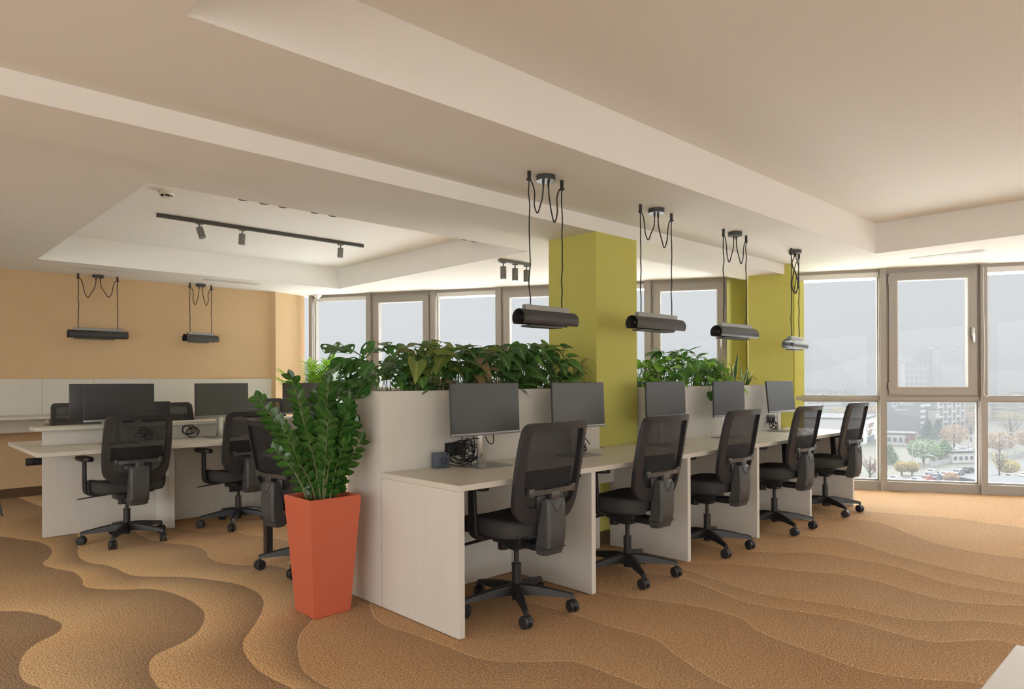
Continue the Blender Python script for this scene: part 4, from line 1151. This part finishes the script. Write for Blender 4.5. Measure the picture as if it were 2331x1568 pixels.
# zz plant in the orange pot
def zz():
    random.seed(77); t = plant('zz_plant','glossy dark green ZZ plant with upright stalks in the orange pot','plant',None,(1.832,3.425,.59))
    # tip offsets (x, y, z) of the stalks above the soil
    tips = [(-.246,.235,.56),(-.118,.112,.67),(.03,-.02,.65),(.10,-.11,.53),(.165,-.06,.42),(.04,.12,.58),(-.17,.12,.40),(.12,.09,.50),
            (.17,-.12,.33),(.0,-.07,.45),(-.19,.15,.28),(.07,-.10,.30),(-.04,.15,.48),(.17,.06,.32),(.0,-.09,.24),(-.12,.04,.22),(.13,-.10,.42),(.05,.02,.54),(-.07,.02,.34),(.10,.03,.36)]
    for (x,y,z) in tips:
        b = V(x*.25+rnd(-.03,.03), y*.25+rnd(-.03,.03), 0); e = V(x,y,z)
        c = b.lerp(e,.5) + V(-x*.16,-y*.16,.03)
        pts = [b*(1-u)**2 + c*(2*u*(1-u)) + e*(u*u) for u in np.linspace(0,1,12)]
        s = MB().tube(pts, [.0075*(1-.72*i/11) for i in range(12)], 7).build('stalk', M['stemd'], t)
        lv = MB(); L = (e-b).length; n = max(5, int(L/.050))
        ax = (e-b).normalized(); sd = ax.cross(V(rnd(-.4,.4)+.69,rnd(-.4,.4)+.72,rnd(-.2,.3))).normalized()
        for k in range(n):
            u = .16 + .82*k/(n-1); i = u*11; j = int(min(10,i)); p = pts[j].lerp(pts[j+1], i-j); a = (pts[j+1]-pts[j]).normalized()
            ll = .078*(1.1-.35*abs(u-.55)*1.6)*rnd(.88,1.1)*min(1,.55+L)
            for sg in (1,-1):
                d = (sd*sg*1.0 + a*.95 + V(rnd(-.18,.18),rnd(-.18,.18),rnd(-.15,.1)))
                up = a.cross(sd)*-1 if True else None
                up = -(a.cross(sd)) + a*.2 + V(rnd(-.3,.3),rnd(-.3,.3),.3)
                leaf(lv, p + a*(.012*sg), d, up, ll, OVATE, .12, .10, .66, curl=.02)
        leaf(lv, pts[-1], ax+V(rnd(-.2,.2),rnd(-.2,.2),0), sd.cross(ax), .06, OVATE, 0, .25, .8)
        lv.build('leaflets', M['zz'], s, sharp=180)
zz()
# palm by the window corner
def palm():
    random.seed(81); t = plant('palm_plant','bright yellow-green palm near the corner window, in a cream floor planter','plant',None,(4.30,8.18,.62))
    for k in range(22):
        az = rnd(0,2*PI) if k > 5 else [2.4,3.0,-.6,.4,1.6,-2.2][k]
        h = rnd(.55,1.08) if k > 2 else (.86,.74,1.06)[k]; r = rnd(.14,.46) if k > 1 else .48
        c, s_ = math.cos(az), math.sin(az)
        e = V(c*r, s_*r*.8, h); pts = []
        for u in np.linspace(0,1,12): pts.append(V(c*r*u**1.6, s_*r*.8*u**1.6, h*(u - .12*u**3)))
        st = MB().tube(pts, [.006*(1-.7*i/11) for i in range(12)], 6).build('frond_stem', M['stemg'], t)
        mb = MB(); sd = V(-s_, c, 0)
        n = 13
        for j in range(n):
            u = .42 + .56*j/(n-1); i = u*11; q = int(min(10,i)); p = pts[q].lerp(pts[q+1], i-q); a = (pts[q+1]-pts[q]).normalized()
            ll = rnd(.24,.36)*(1-.45*(u-.42)/.58)
            for sg in (1,-1):
                d = (sd*sg*.62 + a*.85).normalized()
                pp = [p + d*(ll*v) - V(0,0,.10*ll*v*v*2) for v in np.linspace(0,1,6)]
                ribbon(mb, pp, [.013*w for w in (.6,1,1.05,.9,.6,.06)], a.cross(d)*0 + d.cross(V(0,0,1)) , .2)
        mb.build('leaflets', M['palm'], st, sharp=180)
palm()
def palm_box():
    t = thing('floor_planter', 'cream floor planter holding the palm by the corner window', 'planter', (4.30,8.18,0))
    w = .17; mb = MB()
    for a,b,c,d in ((-w,w,-w,-w+.018),(-w,w,w-.018,w),(-w,-w+.018,-w+.018,w-.018),(w-.018,w,-w+.018,w-.018)): mb.box(a,b,c,d,0,.66)
    mb.box(-w+.018,w-.018,-w+.018,w-.018,.3,.32); mb.build('box', M['lam'], t)
    MB().box(-w+.018,w-.018,-w+.018,w-.018,.58,.615).build('soil', M['soil'], t)
palm_box()
# ------------------------------------------------------------------ the town outside, far below
G = -24.0
for n, c, v in (('xgrass',(.050,.047,.030),.25),('xroad',(.050,.050,.051),.1),('xgrey',(.16,.175,.20),.03),('xlgrey',(.28,.285,.30),.03),('xwhite',(.62,.62,.61),.03),('xbeige',(.42,.35,.24),.04),('xcream',(.44,.40,.33),.04),
                ('xwin',(.09,.10,.11),.1),('xroof',(.045,.047,.050),.05),('xred',(.26,.07,.055),.1),('xspruce',(.05,.09,.075),.3),('xgreen',(.085,.14,.06),.3),('xbrown',(.22,.145,.085),.3),('xyellow',(.23,.18,.06),.3),
                ('xbark',(.08,.06,.05),.2),('xpole',(.32,.32,.32),0),('xcarw',(.40,.40,.40),0),('xcark',(.02,.02,.022),0),('xcarb',(.08,.095,.125),0),('xcarg',(.14,.145,.15),0),('xhill',(.10,.115,.105),.15)):
    M[n] = mat(n, c, .8, .2, var=v, vscale=.25 if n in ('xgrass','xroad','xhill') else 1.5)
struct('ground', MB().box(60, 3200, -900, 1800, G-1, G), M['xgrass'], 'pale ground of the town below the windows', 'ground')
# added white roof, unseen, that bounces daylight up onto the ceiling
M['xbounce'] = mat('white_bounce_surface', (.84,.84,.82), .95, .1, var=.06, vscale=3)
def bounce_and_shade_slabs():
    q0 = RP - RE*.6 + RN*.6; q1 = RP + RE*RLEN + RN*.6; k0 = LP - LE*6 + LN*.6
    a, b, c = k0 + LN*21, RP + RE*2 + RN*22, q1 + RN*21 + RE*6
    struct('bounce_roof', MB().prism([(k0.x,k0.y),(q0.x,q0.y),((q1+RE*6).x,(q1+RE*6).y),(c.x,c.y),(b.x,b.y),(a.x,a.y)], -3.6, -3.3), M['xbounce'], 'added unseen white roof bouncing daylight up through the windows', 'roof')
    e0 = RP + RN*.17 - RE*.1; e1 = RP + RE*RLEN + RN*.17; h0 = LP + LN*.17; h1 = LP + LE*LLEN + LN*.17; W = 4.5  # added overhangs, out of view, keep high sun off the floor
    struct('trim_90', MB().prism([(e0.x,e0.y),(e1.x,e1.y),((e1+RN*W).x,(e1+RN*W).y),((e0+RN*W).x,(e0+RN*W).y)], 2.96, 3.2), M['white'], 'added unseen slab blocking high sun above the right window wall', 'sun blocker')
    struct('trim_91', MB().prism([(h0.x,h0.y),(h1.x,h1.y),((h1+LN*W).x,(h1+LN*W).y),((h0+LN*W).x,(h0+LN*W).y)], 2.96, 3.2), M['white'], 'added unseen slab blocking high sun above the left window row', 'sun blocker')
bounce_and_shade_slabs()
def line_strip(pts, w, z0, z1):
    mb = MB()
    for (a, b) in zip(pts, pts[1:]):
        a = V(*a,0); b = V(*b,0); d = (b-a).normalized(); n = V(-d.y,d.x,0)*w/2
        mb.prism([tuple((a-n)[:2]),tuple((b-n)[:2]),tuple((b+n)[:2]),tuple((a+n)[:2])], z0, z1)
    return mb
struct('road', line_strip([(150,60),(190,52.5),(225,48),(300,30),(380,5)], 13, G, G+.06), M['xroad'], 'grey street with a queue of cars', 'road')
struct('pavement', line_strip([(255,68),(275,66),(300,66)], 9, G, G+.05), M['xroad'], 'car park behind the white fence', 'pavement')

def frame_of(p0, p1):
    a = V(*p0,0); e = V(*p1,0)-a; L = e.length; e.normalize(); return a, e, L, math.atan2(e.y,e.x)
def bld(name, label, p0, p1, depth, top, mtl, floors=0, cols=0, winw=.6, winh=.5, wm='xwin', roof='xroof', base=G, extra=None):
    """block whose visible front runs from p0 (left) to p1 (right); rows of windows on the front"""
    a, e, L, rz = frame_of(p0, p1); H = top-base
    t = thing(name, label, 'building', (a.x,a.y,base), rz)
    MB().box(0,L,0,depth,0,H).build('walls', M[mtl], t)
    MB().box(-.3,L+.3,-.3,depth+.3,H,H+.5).build('roof', M[roof], t)
    fh = H/max(1,floors)
    for r in range(floors):
        w = MB()
        for c in range(cols):
            cw = L/cols; u = c*cw+cw*(1-winw)/2
            w.box(u,u+cw*winw,-.12,.05,r*fh+fh*.3,r*fh+fh*(.3+winh))
        w.build('window_row', M[wm], t)
    if extra: extra(t, L, H)
    return t
def text_part(t, s, size, x, y, z, m, name='lettering'):
    c = bpy.data.curves.new(name, 'FONT'); c.body = s; c.size = size; c.extrude = .05
    o = bpy.data.objects.new('tmp', c); COL.objects.link(o)
    dg = bpy.context.evaluated_depsgraph_get(); me = bpy.data.meshes.new_from_object(o.evaluated_get(dg))
    bpy.data.objects.remove(o); me.name = name
    q = bpy.data.objects.new(name, me); COL.objects.link(q); q.parent = t; q.location = (x,y,z); q.rotation_euler = (PI/2,0,0)
    me.materials.clear(); me.materials.append(m); return q
def campus_extra(t, L, H):
    u0 = lambda px: (px-2010)/(2095-2010)*L
    zz = lambda z: z-G
    text_part(t, 'MyCampus', 2.3, u0(2046), -.15, zz(-11.3), M['xwhite'])
    text_part(t, 'www.mycampus.bg', 1.25, u0(2034.5), -.15, zz(-13.75), M['xwhite'])
    # round emblem: ring with a diagonal stroke
    cx, cz, R = u0(2034), zz(-9.9), 2.3; n = 40
    mb = MB(); vs = []; fs = []
    for k in range(n+1):
        an = math.radians(100 + 330*k/n)
        w = .30+.18*math.sin(PI*k/n)
        for r in (R, R-w):
            for y in (-.15,-.05): vs.append((cx+r*math.cos(an), y, cz+r*math.sin(an)))
    for k in range(n):
        o = k*4; fs += [(o,o+4,o+6,o+2),(o+1,o+3,o+7,o+5),(o,o+1,o+5,o+4),(o+2,o+6,o+7,o+3)]
    mb.add(vs, fs)
    mb.tube(smooth([(cx-1.3,-.1,cz-1.2),(cx-.2,-.1,cz+.4),(cx+.4,-.1,cz+.5),(cx+1.3,-.1,cz+1.5)],5), .16, 6)
    mb.build('emblem', M['xwhite'], t)
bld('campus_building', 'big grey campus block with white logo, lettering and web address', (341.6,110.9), (369.8,103.5), 3, -5.6, 'xgrey', extra=campus_extra)
def wing_extra(t, L, H):
    zz = lambda z: z-G
    MB().box(.0, L*.36, -.1, .05, 0, H).build('dark_strip', M['xgrey'], t)
    for k, z in enumerate((-12.6,-15.3,-18.0,-20.8,-23.4)):
        MB().box(.1,L*.30,-.5,.0,zz(z)-.0,zz(z)+1.3).build('balcony', M['xwhite'], t)
    MB().box(L*.34,L*.60,-.5,.0,zz(-12.4),zz(-12.4)+1.3).build('balcony', M['xwhite'], t)
bld('campus_wing', 'grey wing with a column of small white balconies', (370.9,104.3), (384.2,100.8), 12, -5.8, 'xgrey', extra=wing_extra)
bld('stair_tower', 'narrow white tower against the grey wing', (376.5,98.6), (378.9,97.8), 4, -14.0, 'xwhite', 4, 1, .3, .3)
def grid_extra(t, L, H):
    for k in range(7): MB().box(L*k/6-.25,L*k/6+.25,-.9,.0,0,H).build('fin', M['xwhite'], t)
    for r in range(6):
        for c in range(6): 
            if (r+c) % 2 == 0: MB().box(L*c/6+.3,L*(c+1)/6-.3,-.7,-.1,H*r/6,H*r/6+.9).build('balcony', M['xwhite'], t)
bld('gridded_block', 'white gridded apartment block right of the campus wing', (398.5,103.7), (422.0,98.0), 14, -8.6, 'xlgrey', 6, 6, .8, .6, extra=grid_extra)
def apt_extra(t, L, H):
    for r in range(5):
        for c in range(4): MB().box(L*c/4+L*.03,L*c/4+L*.17,-1.0,0,H*r/5+.2,H*r/5+1.2).build('balcony', M['xbeige'], t)
bld('apartment_block', 'beige apartment block seen below the large sash window', (463.4,110.9), (484.5,103.5), 12, -9.5, 'xbeige', 5, 8, .55, .45, extra=apt_extra)
def aptC_extra(t, L, H):
    for r in range(4):
        for c in range(3): MB().box(L*c/3+L*.02,L*c/3+L*.2,-1.1,0,H*r/4+.2,H*r/4+1.3).build('balcony', M['xcream'], t)
    MB().box(L*.15,L*.42,2,10,H,H+2.4).build('penthouse', M['xwhite'], t); MB().box(L*.6,L*.85,2,10,H,H+2.0).build('penthouse', M['xwhite'], t)
bld('apartment_block', 'long cream apartment block at the edge of the view', (488.1,99.2), (531.6,72.4), 12, -14.5, 'xcream', 4, 14, .6, .45, extra=aptC_extra)
def white_extra(t, L, H):
    MB().box(L*.20,L*.72,-.3,0,H*.50,H*.86).build('panel', M['xwhite'], t)
    for z, n in ((.72,14),(.63,12)):
        mb = MB()
        for k in range(n): mb.box(L*.26+k*L*.026,L*.26+k*L*.026+L*.018,-.5,-.2,H*z,H*z+.55)
        mb.build('lettering', M['xred'], t)
    mb = MB(); mb.lathe([(0,0),(1,0),(1,.25),(0,.25)],24); mb.xf(Matrix.Translation((L*.40,-.1,H*.42)) @ Matrix.Rotation(PI/2,4,'X') @ Matrix.Scale(3.6,4,(1,0,0)) @ Matrix.Scale(1.3,4,(0,1,0)))
    mb.build('emblem', M['xbrown'], t)
    MB().box(L*.26,L*.70,-.25,0,H*.02,H*.24).build('doorway', M['xwin'], t)
bld('hall_building', 'long low white hall with a round brown emblem and red lettering', (277.8,97.2), (315.0,104.4), 30, -14.4, 'xwhite', extra=white_extra)
bld('low_pavilion', 'flat grey roofed pavilion behind the last desk', (236.3,106.5), (257.2,91.4), 14, -20.3, 'xlgrey')
def pav_extra(t, L, H):
    for k in range(6): MB().box(L*.74+k*L*.045,L*.74+(k+.6)*L*.045,-.3,0,H*.2,H*1.15).build('stripe', M['xred'], t)
bld('shop_pavilion', 'low white pavilion with red stripes under the grey campus wall', (283.3,93.0), (287.1,82.0), 12, -19.9, 'xwhite', 1, 6, .6, .4, extra=pav_extra)
for (n,lab,p0,p1,d,top,m,fl,co) in [('slab_block','pale far slab block beside the conifers',(617.2,268.3),(653.4,261.4),14,-9.0,'xcream',4,14),('slab_block','second pale far slab block under the conifers',(664.2,264.9),(684.5,259.4),14,-10,'xcream',4,8),
        ('slab_block','white windowed block showing below the window transom',(520.8,222.1),(560,212.2),12,-12.6,'xwhite',4,18),('tower_block','tall white tower block in the haze',(795.1,210.5),(800.5,204.5),7,33.2,'xwhite',12,2),
        ('tower_block','grey shaded tower in the haze',(792.2,213.6),(795.0,210.8),5,30.2,'xgrey',12,1),('tower_block','broad far white block in the haze left of the tower',(848.1,241.7),(856.9,233.3),8,33,'xlgrey',10,3),
        ('slab_block','long far white slab in the haze',(717.8,213.9),(733.5,198.9),8,15.6,'xwhite',7,5),('slab_block','low far white row at the right edge',(1200,255),(1260,190),16,-6,'xwhite',3,14)]:
    bld(n, lab, p0, p1, d, top, m, fl, co)
# hazy ridge
def hill():
    prof = [(-200,9),(60,9),(179,11),(245,16),(311,31),(354,41),(373,36),(408,23),(441,13),(488,10),(640,9)]
    mb = MB(); vs = []; fs = []
    pr = smooth([(y,z,0) for y,z in prof],6)
    for p in pr:
        x = 1120 - (p.x-300)*.55
        vs += [(x-150,p.x-60,G),(x,p.x,p.y),(x+300,p.x+100,G)]
    for i in range(len(pr)-1): fs += [(i*3,i*3+3,i*3+4,i*3+1),(i*3+1,i*3+4,i*3+5,i*3+2)]
    struct('hills', mb.add(vs,fs), M['xhill'], 'faint hazy ridge behind the town', 'hills', sharp=180)
hill()
# trees
def clump(mb, c, r, n, s, flat=1.0):
    for k in range(n):
        a = rnd(0,2*PI); u = rnd(-1,1); q = rnd(.35,1)**.5
        p = V(c[0]+r[0]*q*math.cos(a)*math.sqrt(1-u*u), c[1]+r[1]*q*math.sin(a)*math.sqrt(1-u*u), c[2]+r[2]*q*u)
        d1 = V(rnd(-1,1),rnd(-1,1),rnd(-.6,.6)).normalized()*s*rnd(.6,1.3); d2 = d1.orthogonal().normalized()*s*rnd(.5,1)
        mb.add([p-d1,p-d2,p+d1,p+d2],[(0,1,2,3)])
def tree(x, y, h, r, kind, label, group='trees outside the window wall'):
    t = thing({'spruce':'spruce_tree','cone':'conical_tree','bare':'bare_tree'}.get(kind[0],'leafy_tree'), label, 'tree', (x,y,G), 0, group)
    mb = MB(); tr = MB()
    tr.tube([(0,0,0),(0,0,h*.5),(0,0,h*.92)], [.05*r+.1,.04*r+.06,.03], 6)
    if kind[0] == 'spruce':
        for k in range(11):
            z = h*(.10+.86*k/11); rr = r*(1-.93*k/11)
            clump(mb, (0,0,z), (rr,rr,h*.045), 130, .06*r+.12)
    elif kind[0] == 'cone':
        for k in range(8):
            z = h*(.08+.86*k/8); rr = r*(1-(k/8)**1.6)
            clump(mb, (0,0,z), (rr,rr,h*.08), 170, .06*r+.12)
    elif kind[0] == 'bare':
        for k in range(26):
            a = rnd(0,2*PI); z = h*rnd(.22,.6); e = V(math.cos(a)*r*rnd(.4,1), math.sin(a)*r*rnd(.4,1), h*rnd(.6,1))
            b = V(0,0,z); m = b.lerp(e,.5)+V(0,0,-.05*h); tr.tube([b,m,e],[.09,.05,.02],4,caps=False)
            for j in range(3):
                f = m.lerp(e,rnd(.1,.8)); tr.tube([f,f+V(rnd(-1,1)*r*.3,rnd(-1,1)*r*.3,rnd(.1,1)*h*.14)],[.03,.012],3,caps=False)
        clump(mb, (0,0,h*.72), (r,r,h*.25), 60, .22)
    else:
        clump(mb, (0,0,h*.60), (r,r,h*.40), 1100, .045*r+.09)
        for k in range(7):
            a = rnd(0,2*PI); tr.tube([(0,0,h*.3),(math.cos(a)*r*.6,math.sin(a)*r*.6,h*.75)],[.12,.04],4,caps=False)
    tr.build('trunk', M['xbark'], t); mb.build('crown', M[kind[1]], t, sharp=180)
random.seed(90)
for x,y,h,r,k,lab in [(222,70.4,6.4,2.9,('cone','xgreen'),'round green evergreen at the left post of the sash window'),(309.7,84.1,9.6,4.6,('spruce','xspruce'),'left blue spruce in front of the grey campus wall'),(323.7,84.2,9.0,4.2,('spruce','xspruce'),'right blue spruce by the white stair tower'),
        (227.7,63,7.6,4.6,('leaf','xgreen'),'wide grey-green tree behind the fence'),(239.3,60.5,7.0,4.4,('cone','xgreen'),'green cone tree beside the white kiosk'),(283.3,68.6,9.0,4.8,('leaf','xbrown'),'rusty brown autumn tree behind the car park'),
        (321.2,72,9,4.5,('bare','xbrown'),'bare tree below the beige apartments'),(272.3,53,7.6,5.0,('leaf','xbrown'),'brown autumn tree at the edge of the view'),(290,47.5,8,5.0,('leaf','xbrown'),'second brown autumn tree by the far street bend'),
        (208.8,40.7,7.0,2.2,('bare','xyellow'),'pale birch beside the street'),(212.6,39.6,4.6,2.8,('leaf','xyellow'),'yellow shrub at the foot of the birch'),(197.2,59.6,3.8,1.9,('leaf','xyellow'),'small bare tree on the grass island'),(198.6,57.6,3.8,1.8,('leaf','xyellow'),'second small tree on the grass island'),
        (188,46.2,3.0,1.7,('leaf','xbrown'),'small rusty bush at the near kerb'),(176.8,60.4,7.0,4.0,('bare','xbrown'),'wide bare tree below the hall'),(191.8,63.3,3.6,2.0,('leaf','xred'),'reddish shrub at the left of the sash window'),
        (396,150,10,7,('leaf','xyellow'),'golden autumn tree behind the hall'),(420,140,9.5,8,('leaf','xbrown'),'brown autumn trees behind the hall roof'),(370,155,10,8,('leaf','xgreen'),'dull green tree behind the hall'),
        (574.3,226.3,17,5,('spruce','xspruce'),'first far conifer above the transom'),(577.4,223.3,16,5,('spruce','xspruce'),'second far conifer above the transom'),(583.1,217.9,18,5,('spruce','xspruce'),'third far conifer above the transom'),(587.8,213.4,16,5,('spruce','xspruce'),'fourth far conifer above the transom'),
        (455,84,7,7,('leaf','xyellow'),'pale yellow trees under the cream apartments'),(440,97,7,7,('leaf','xbrown'),'dim trees under the beige apartments'),(300,55,12,5,('bare','xbrown'),'tall bare tree right of the kiosk')]:
    tree(x,y,h,r,k,lab)
random.seed(92)
for k in range(46):
    u = rnd(0,1); d = rnd(560,1300); a = rnd(.10,.40)
    x, y = d*math.cos(a), d*math.sin(a)
    if k % 3: 
        t = thing('distant_tree','dim tree in the hazy distance','tree',(x,y,G),0,'dim trees in the hazy distance'); mb = MB(); clump(mb,(0,0,7),(rnd(7,13),rnd(7,13),7),90,1.8); mb.build('crown', M[random.choice(['xgreen','xbrown','xspruce'])], t, sharp=180)
    else:
        w = rnd(12,30); bx = MB().box(-5,5,-w/2,w/2,0,rnd(8,14)); 
        t = thing('distant_house','pale house in the hazy distance','building',(x,y,G),a,'pale houses in the hazy distance'); bx.build('walls', M['xwhite'], t)
        MB().box(-5.4,5.4,-w/2-.4,w/2+.4,14,15.2).build('roof', M['xred' if k % 2 else 'xroof'], t)
# cars
def make_car(label, body):
    t = thing('car', label, 'car', (0,0,G+.06))
    prof = [(-2.15,.35),(-2.2,.75),(-1.9,.95),(-1.3,1.02),(-.75,1.45),(.9,1.48),(1.55,1.0),(2.1,.88),(2.2,.6),(2.15,.35)]
    mb = MB(); n = len(prof)
    mb.add([(x,-.86*(.86 if z > 1.2 else 1),z) for x,z in prof]+[(x,.86*(.86 if z > 1.2 else 1),z) for x,z in prof], [tuple(range(n)),tuple(range(2*n-1,n-1,-1))]+[(i,n+i,n+(i+1)%n,(i+1)%n) for i in range(n)])
    mb.build('body', M[body], t)
    g = MB()
    for s in (-1,1): g.add([(-1.1,.84*s,1.03),(1.35,.84*s,1.03),(.85,.755*s,1.40),(-.7,.755*s,1.40)],[(0,1,2,3)])
    g.add([(1.5,-.7,1.05),(1.5,.7,1.05),(.96,.64,1.45),(.96,-.64,1.45)],[(0,1,2,3)]); g.add([(-1.32,-.7,1.06),(-1.32,.7,1.06),(-.8,.64,1.43),(-.8,-.64,1.43)],[(0,1,2,3)])
    g.build('glazing', M['xcark'], t)
    for x in (-1.35,1.35):
        for s in (-1,1): MB().cyl((x,.70*s,.33),(x,.90*s,.33),.33,n=14).build('wheel', M['xcark'], t)
    return t
K = {b: None for b in ('xcarw','xcark','xcarb','xcarg','xred')}
for x,y,rz,b,lab in [(214.8,48.9,-7,'xcark','black off-roader at the head of the street queue'),(207.2,49.4,-7,'xcarg','dark grey car second in the street queue'),(199.8,50.2,-8,'xcarw','white car third in the street queue'),(194,51,-9,'xcarb','blue-grey car fourth in the street queue'),
        (188.7,51.6,-10,'xred','red car fifth in the street queue'),(184.1,52.4,-11,'xcarw','white car behind the red one in the street queue'),(183.7,57.0,-12,'xcarw','white car roof near the grass island'),(203.5,54.2,170,'xcarw','white car driving the other way on the street'),
        (264.8,64.6,60,'xcarw','first white car in the fenced car park'),(270.5,64.7,60,'xcarw','second white car in the fenced car park'),(274.8,64.4,60,'xcarg','grey car in the middle of the fenced car park'),(279.1,64.1,60,'xcarw','fourth white car in the fenced car park'),(285.4,64.2,60,'xcarw','last white car in the fenced car park'),
        (207.1,38.1,-15,'xcarw','white car at the right window edge'),(212.8,35.6,-15,'xcarw','second white car at the right window edge')]:
    if K[b] is None: K[b] = make_car(lab, b); K[b].location = (x,y,G+.06); K[b].rotation_euler.z = math.radians(rz); K[b]['group'] = 'cars outside'
    else: dup(K[b], (x,y,G+.06), math.radians(rz), lab, 'cars outside')
def lamp_post(x, y, h, az, label):
    t = thing('street_lamp', label, 'street lamp', (x,y,G), az, 'street lamps outside')
    MB().tube(smooth([(0,0,0),(0,0,h*.8),(.25,0,h*.93),(1.0,0,h),(2.4,0,h+.1)],5), .10, 6).build('pole', M['xpole'], t)
    MB().box(2.2,3.1,-.16,.16,h+.02,h+.2).build('lamp_head', M['xpole'], t)
for x,y,h,az,lab in [(200.7,58.1,8.2,-.9,'street lamp by the grass island'),(191.2,49.9,6.3,2.0,'near street lamp beside the car queue'),(247,57.6,7.6,-.9,'street lamp left of the white kiosk'),(265.4,60.1,6,-.9,'street lamp in the car park'),(233.1,51.5,6.5,2.0,'street lamp right of the white kiosk'),
        (263.4,49.2,8,-.9,'street lamp at the street bend'),(219,39.5,9,1.8,'street lamp beside the birch')]: lamp_post(x,y,h,az,lab)
def fence(pts, label):
    a = V(*pts[0],0); t = thing('fence', label, 'fence', (a.x,a.y,G))
    for p, q in zip(pts, pts[1:]):
        p = V(*p,0)-a; q = V(*q,0)-a; L = (q-p).length; rz = math.atan2(q.y-p.y,q.x-p.x); n = int(L/2.4)
        mb = MB()
        for k in range(n):
            mb.box(k*2.4+.1,(k+1)*2.4-.1,-.03,.03,.25,1.6)
        o = mb.build('fence_panels', M['xpole'], t, loc=p[:], rot=(0,0,rz))
        mb = MB()
        for k in range(n+1): mb.box(k*2.4-.08,k*2.4+.08,-.08,.08,0,1.75)
        mb.build('fence_posts', M['xlgrey'], t, loc=p[:], rot=(0,0,rz))
fence([(215.1,61.4),(219,58.8),(237.4,57.7)], 'white panel fence along the pavement'); fence([(251.6,47.9),(274.6,44.8),(300,38)], 'white panel fence at the street bend')
bld('kiosk', 'low white kiosk with small dark windows at the car park gate', (236,57.5), (244,52.5), 4, G+3.0, 'xwhite', 1, 5, .5, .35)
bld('near_roof', 'flat grey roof of a low building close below the window', (185.5,36.0), (196,26.5), 14, G+.8, 'xroof')

# ------------------------------------------------------------------ haze, sky and daylight
HAZE = .0032
def haze():
    m = bpy.data.materials.new('haze'); m.use_nodes = True; nt = m.node_tree; nt.nodes.clear()
    v = nt.nodes.new('ShaderNodeVolumeScatter'); v.inputs['Density'].default_value = HAZE*HAZE_ALB; v.inputs['Color'].default_value = (*HAZE_COL,1)
    ab = nt.nodes.new('ShaderNodeVolumeAbsorption'); ab.inputs['Density'].default_value = HAZE*(1-HAZE_ALB); ab.inputs['Color'].default_value = (0,0,0,1)
    ad = nt.nodes.new('ShaderNodeAddShader'); nt.links.new(v.outputs[0], ad.inputs[0]); nt.links.new(ab.outputs[0], ad.inputs[1])
    o = nt.nodes.new('ShaderNodeOutputMaterial'); nt.links.new(ad.outputs[0], o.inputs['Volume'])
    mb = MB().box(30, 3100, -850, 1750, G-.5, 60)
    h = mb.build('haze', m); tag(h, 'thin white autumn haze over the town', 'haze', kind='stuff')
if USE_HAZE: haze()
w = bpy.data.worlds.new('sky'); SC.world = w; w.use_nodes = True; nt = w.node_tree
bg = nt.nodes['Background']; bg.inputs[0].default_value = (*SKY_COL, 1); bg.inputs[1].default_value = SKY_STR
def sun(name, d, e, ang, c=(1,1,1)):
    l = bpy.data.lights.new(name, 'SUN'); l.energy = e; l.angle = math.radians(ang); l.color = c
    o = bpy.data.objects.new(name, l); COL.objects.link(o)
    o.rotation_euler = Vector(d).normalized().to_track_quat('-Z','Y').to_euler()
    return o
for nm, d, e, ang, c in SUNS: sun(nm, d, e, ang, c)

# ------------------------------------------------------------------ camera: 24 mm shift lens, level, tiny roll
f, yaw, roll, cy = 1562.5, .8095, -.0044, 865.47
Fv = V(math.cos(yaw), math.sin(yaw), 0); R0 = V(math.sin(yaw), -math.cos(yaw), 0); Z0 = V(0,0,1)
Rv = R0*math.cos(roll) + Z0*math.sin(roll); Uv = Z0*math.cos(roll) - R0*math.sin(roll)
cam = bpy.data.cameras.new('camera'); co = bpy.data.objects.new('camera', cam); COL.objects.link(co)
co.matrix_world = Matrix(((Rv.x,Uv.x,-Fv.x,0),(Rv.y,Uv.y,-Fv.y,0),(Rv.z,Uv.z,-Fv.z,1.25),(0,0,0,1)))
cam.sensor_width = 36; cam.lens = 36*f/2331; cam.shift_y = (cy-784)/2331; cam.clip_end = 6000; cam.clip_start = .05
SC.camera = co
vs_ = SC.view_settings; vs_.view_transform = 'Standard'; vs_.look = 'None'; vs_.gamma = 1; vs_.exposure = EXPO; vs_.use_curve_mapping = False
SC.display_settings.display_device = 'sRGB'
cy_ = SC.cycles
cy_.use_denoising = True; cy_.max_bounces = 10; cy_.diffuse_bounces = 6; cy_.glossy_bounces = 3; cy_.transparent_max_bounces = 16; cy_.transmission_bounces = 4; cy_.volume_bounces = 0
cy_.sample_clamp_indirect = 4; cy_.caustics_reflective = False; cy_.caustics_refractive = False
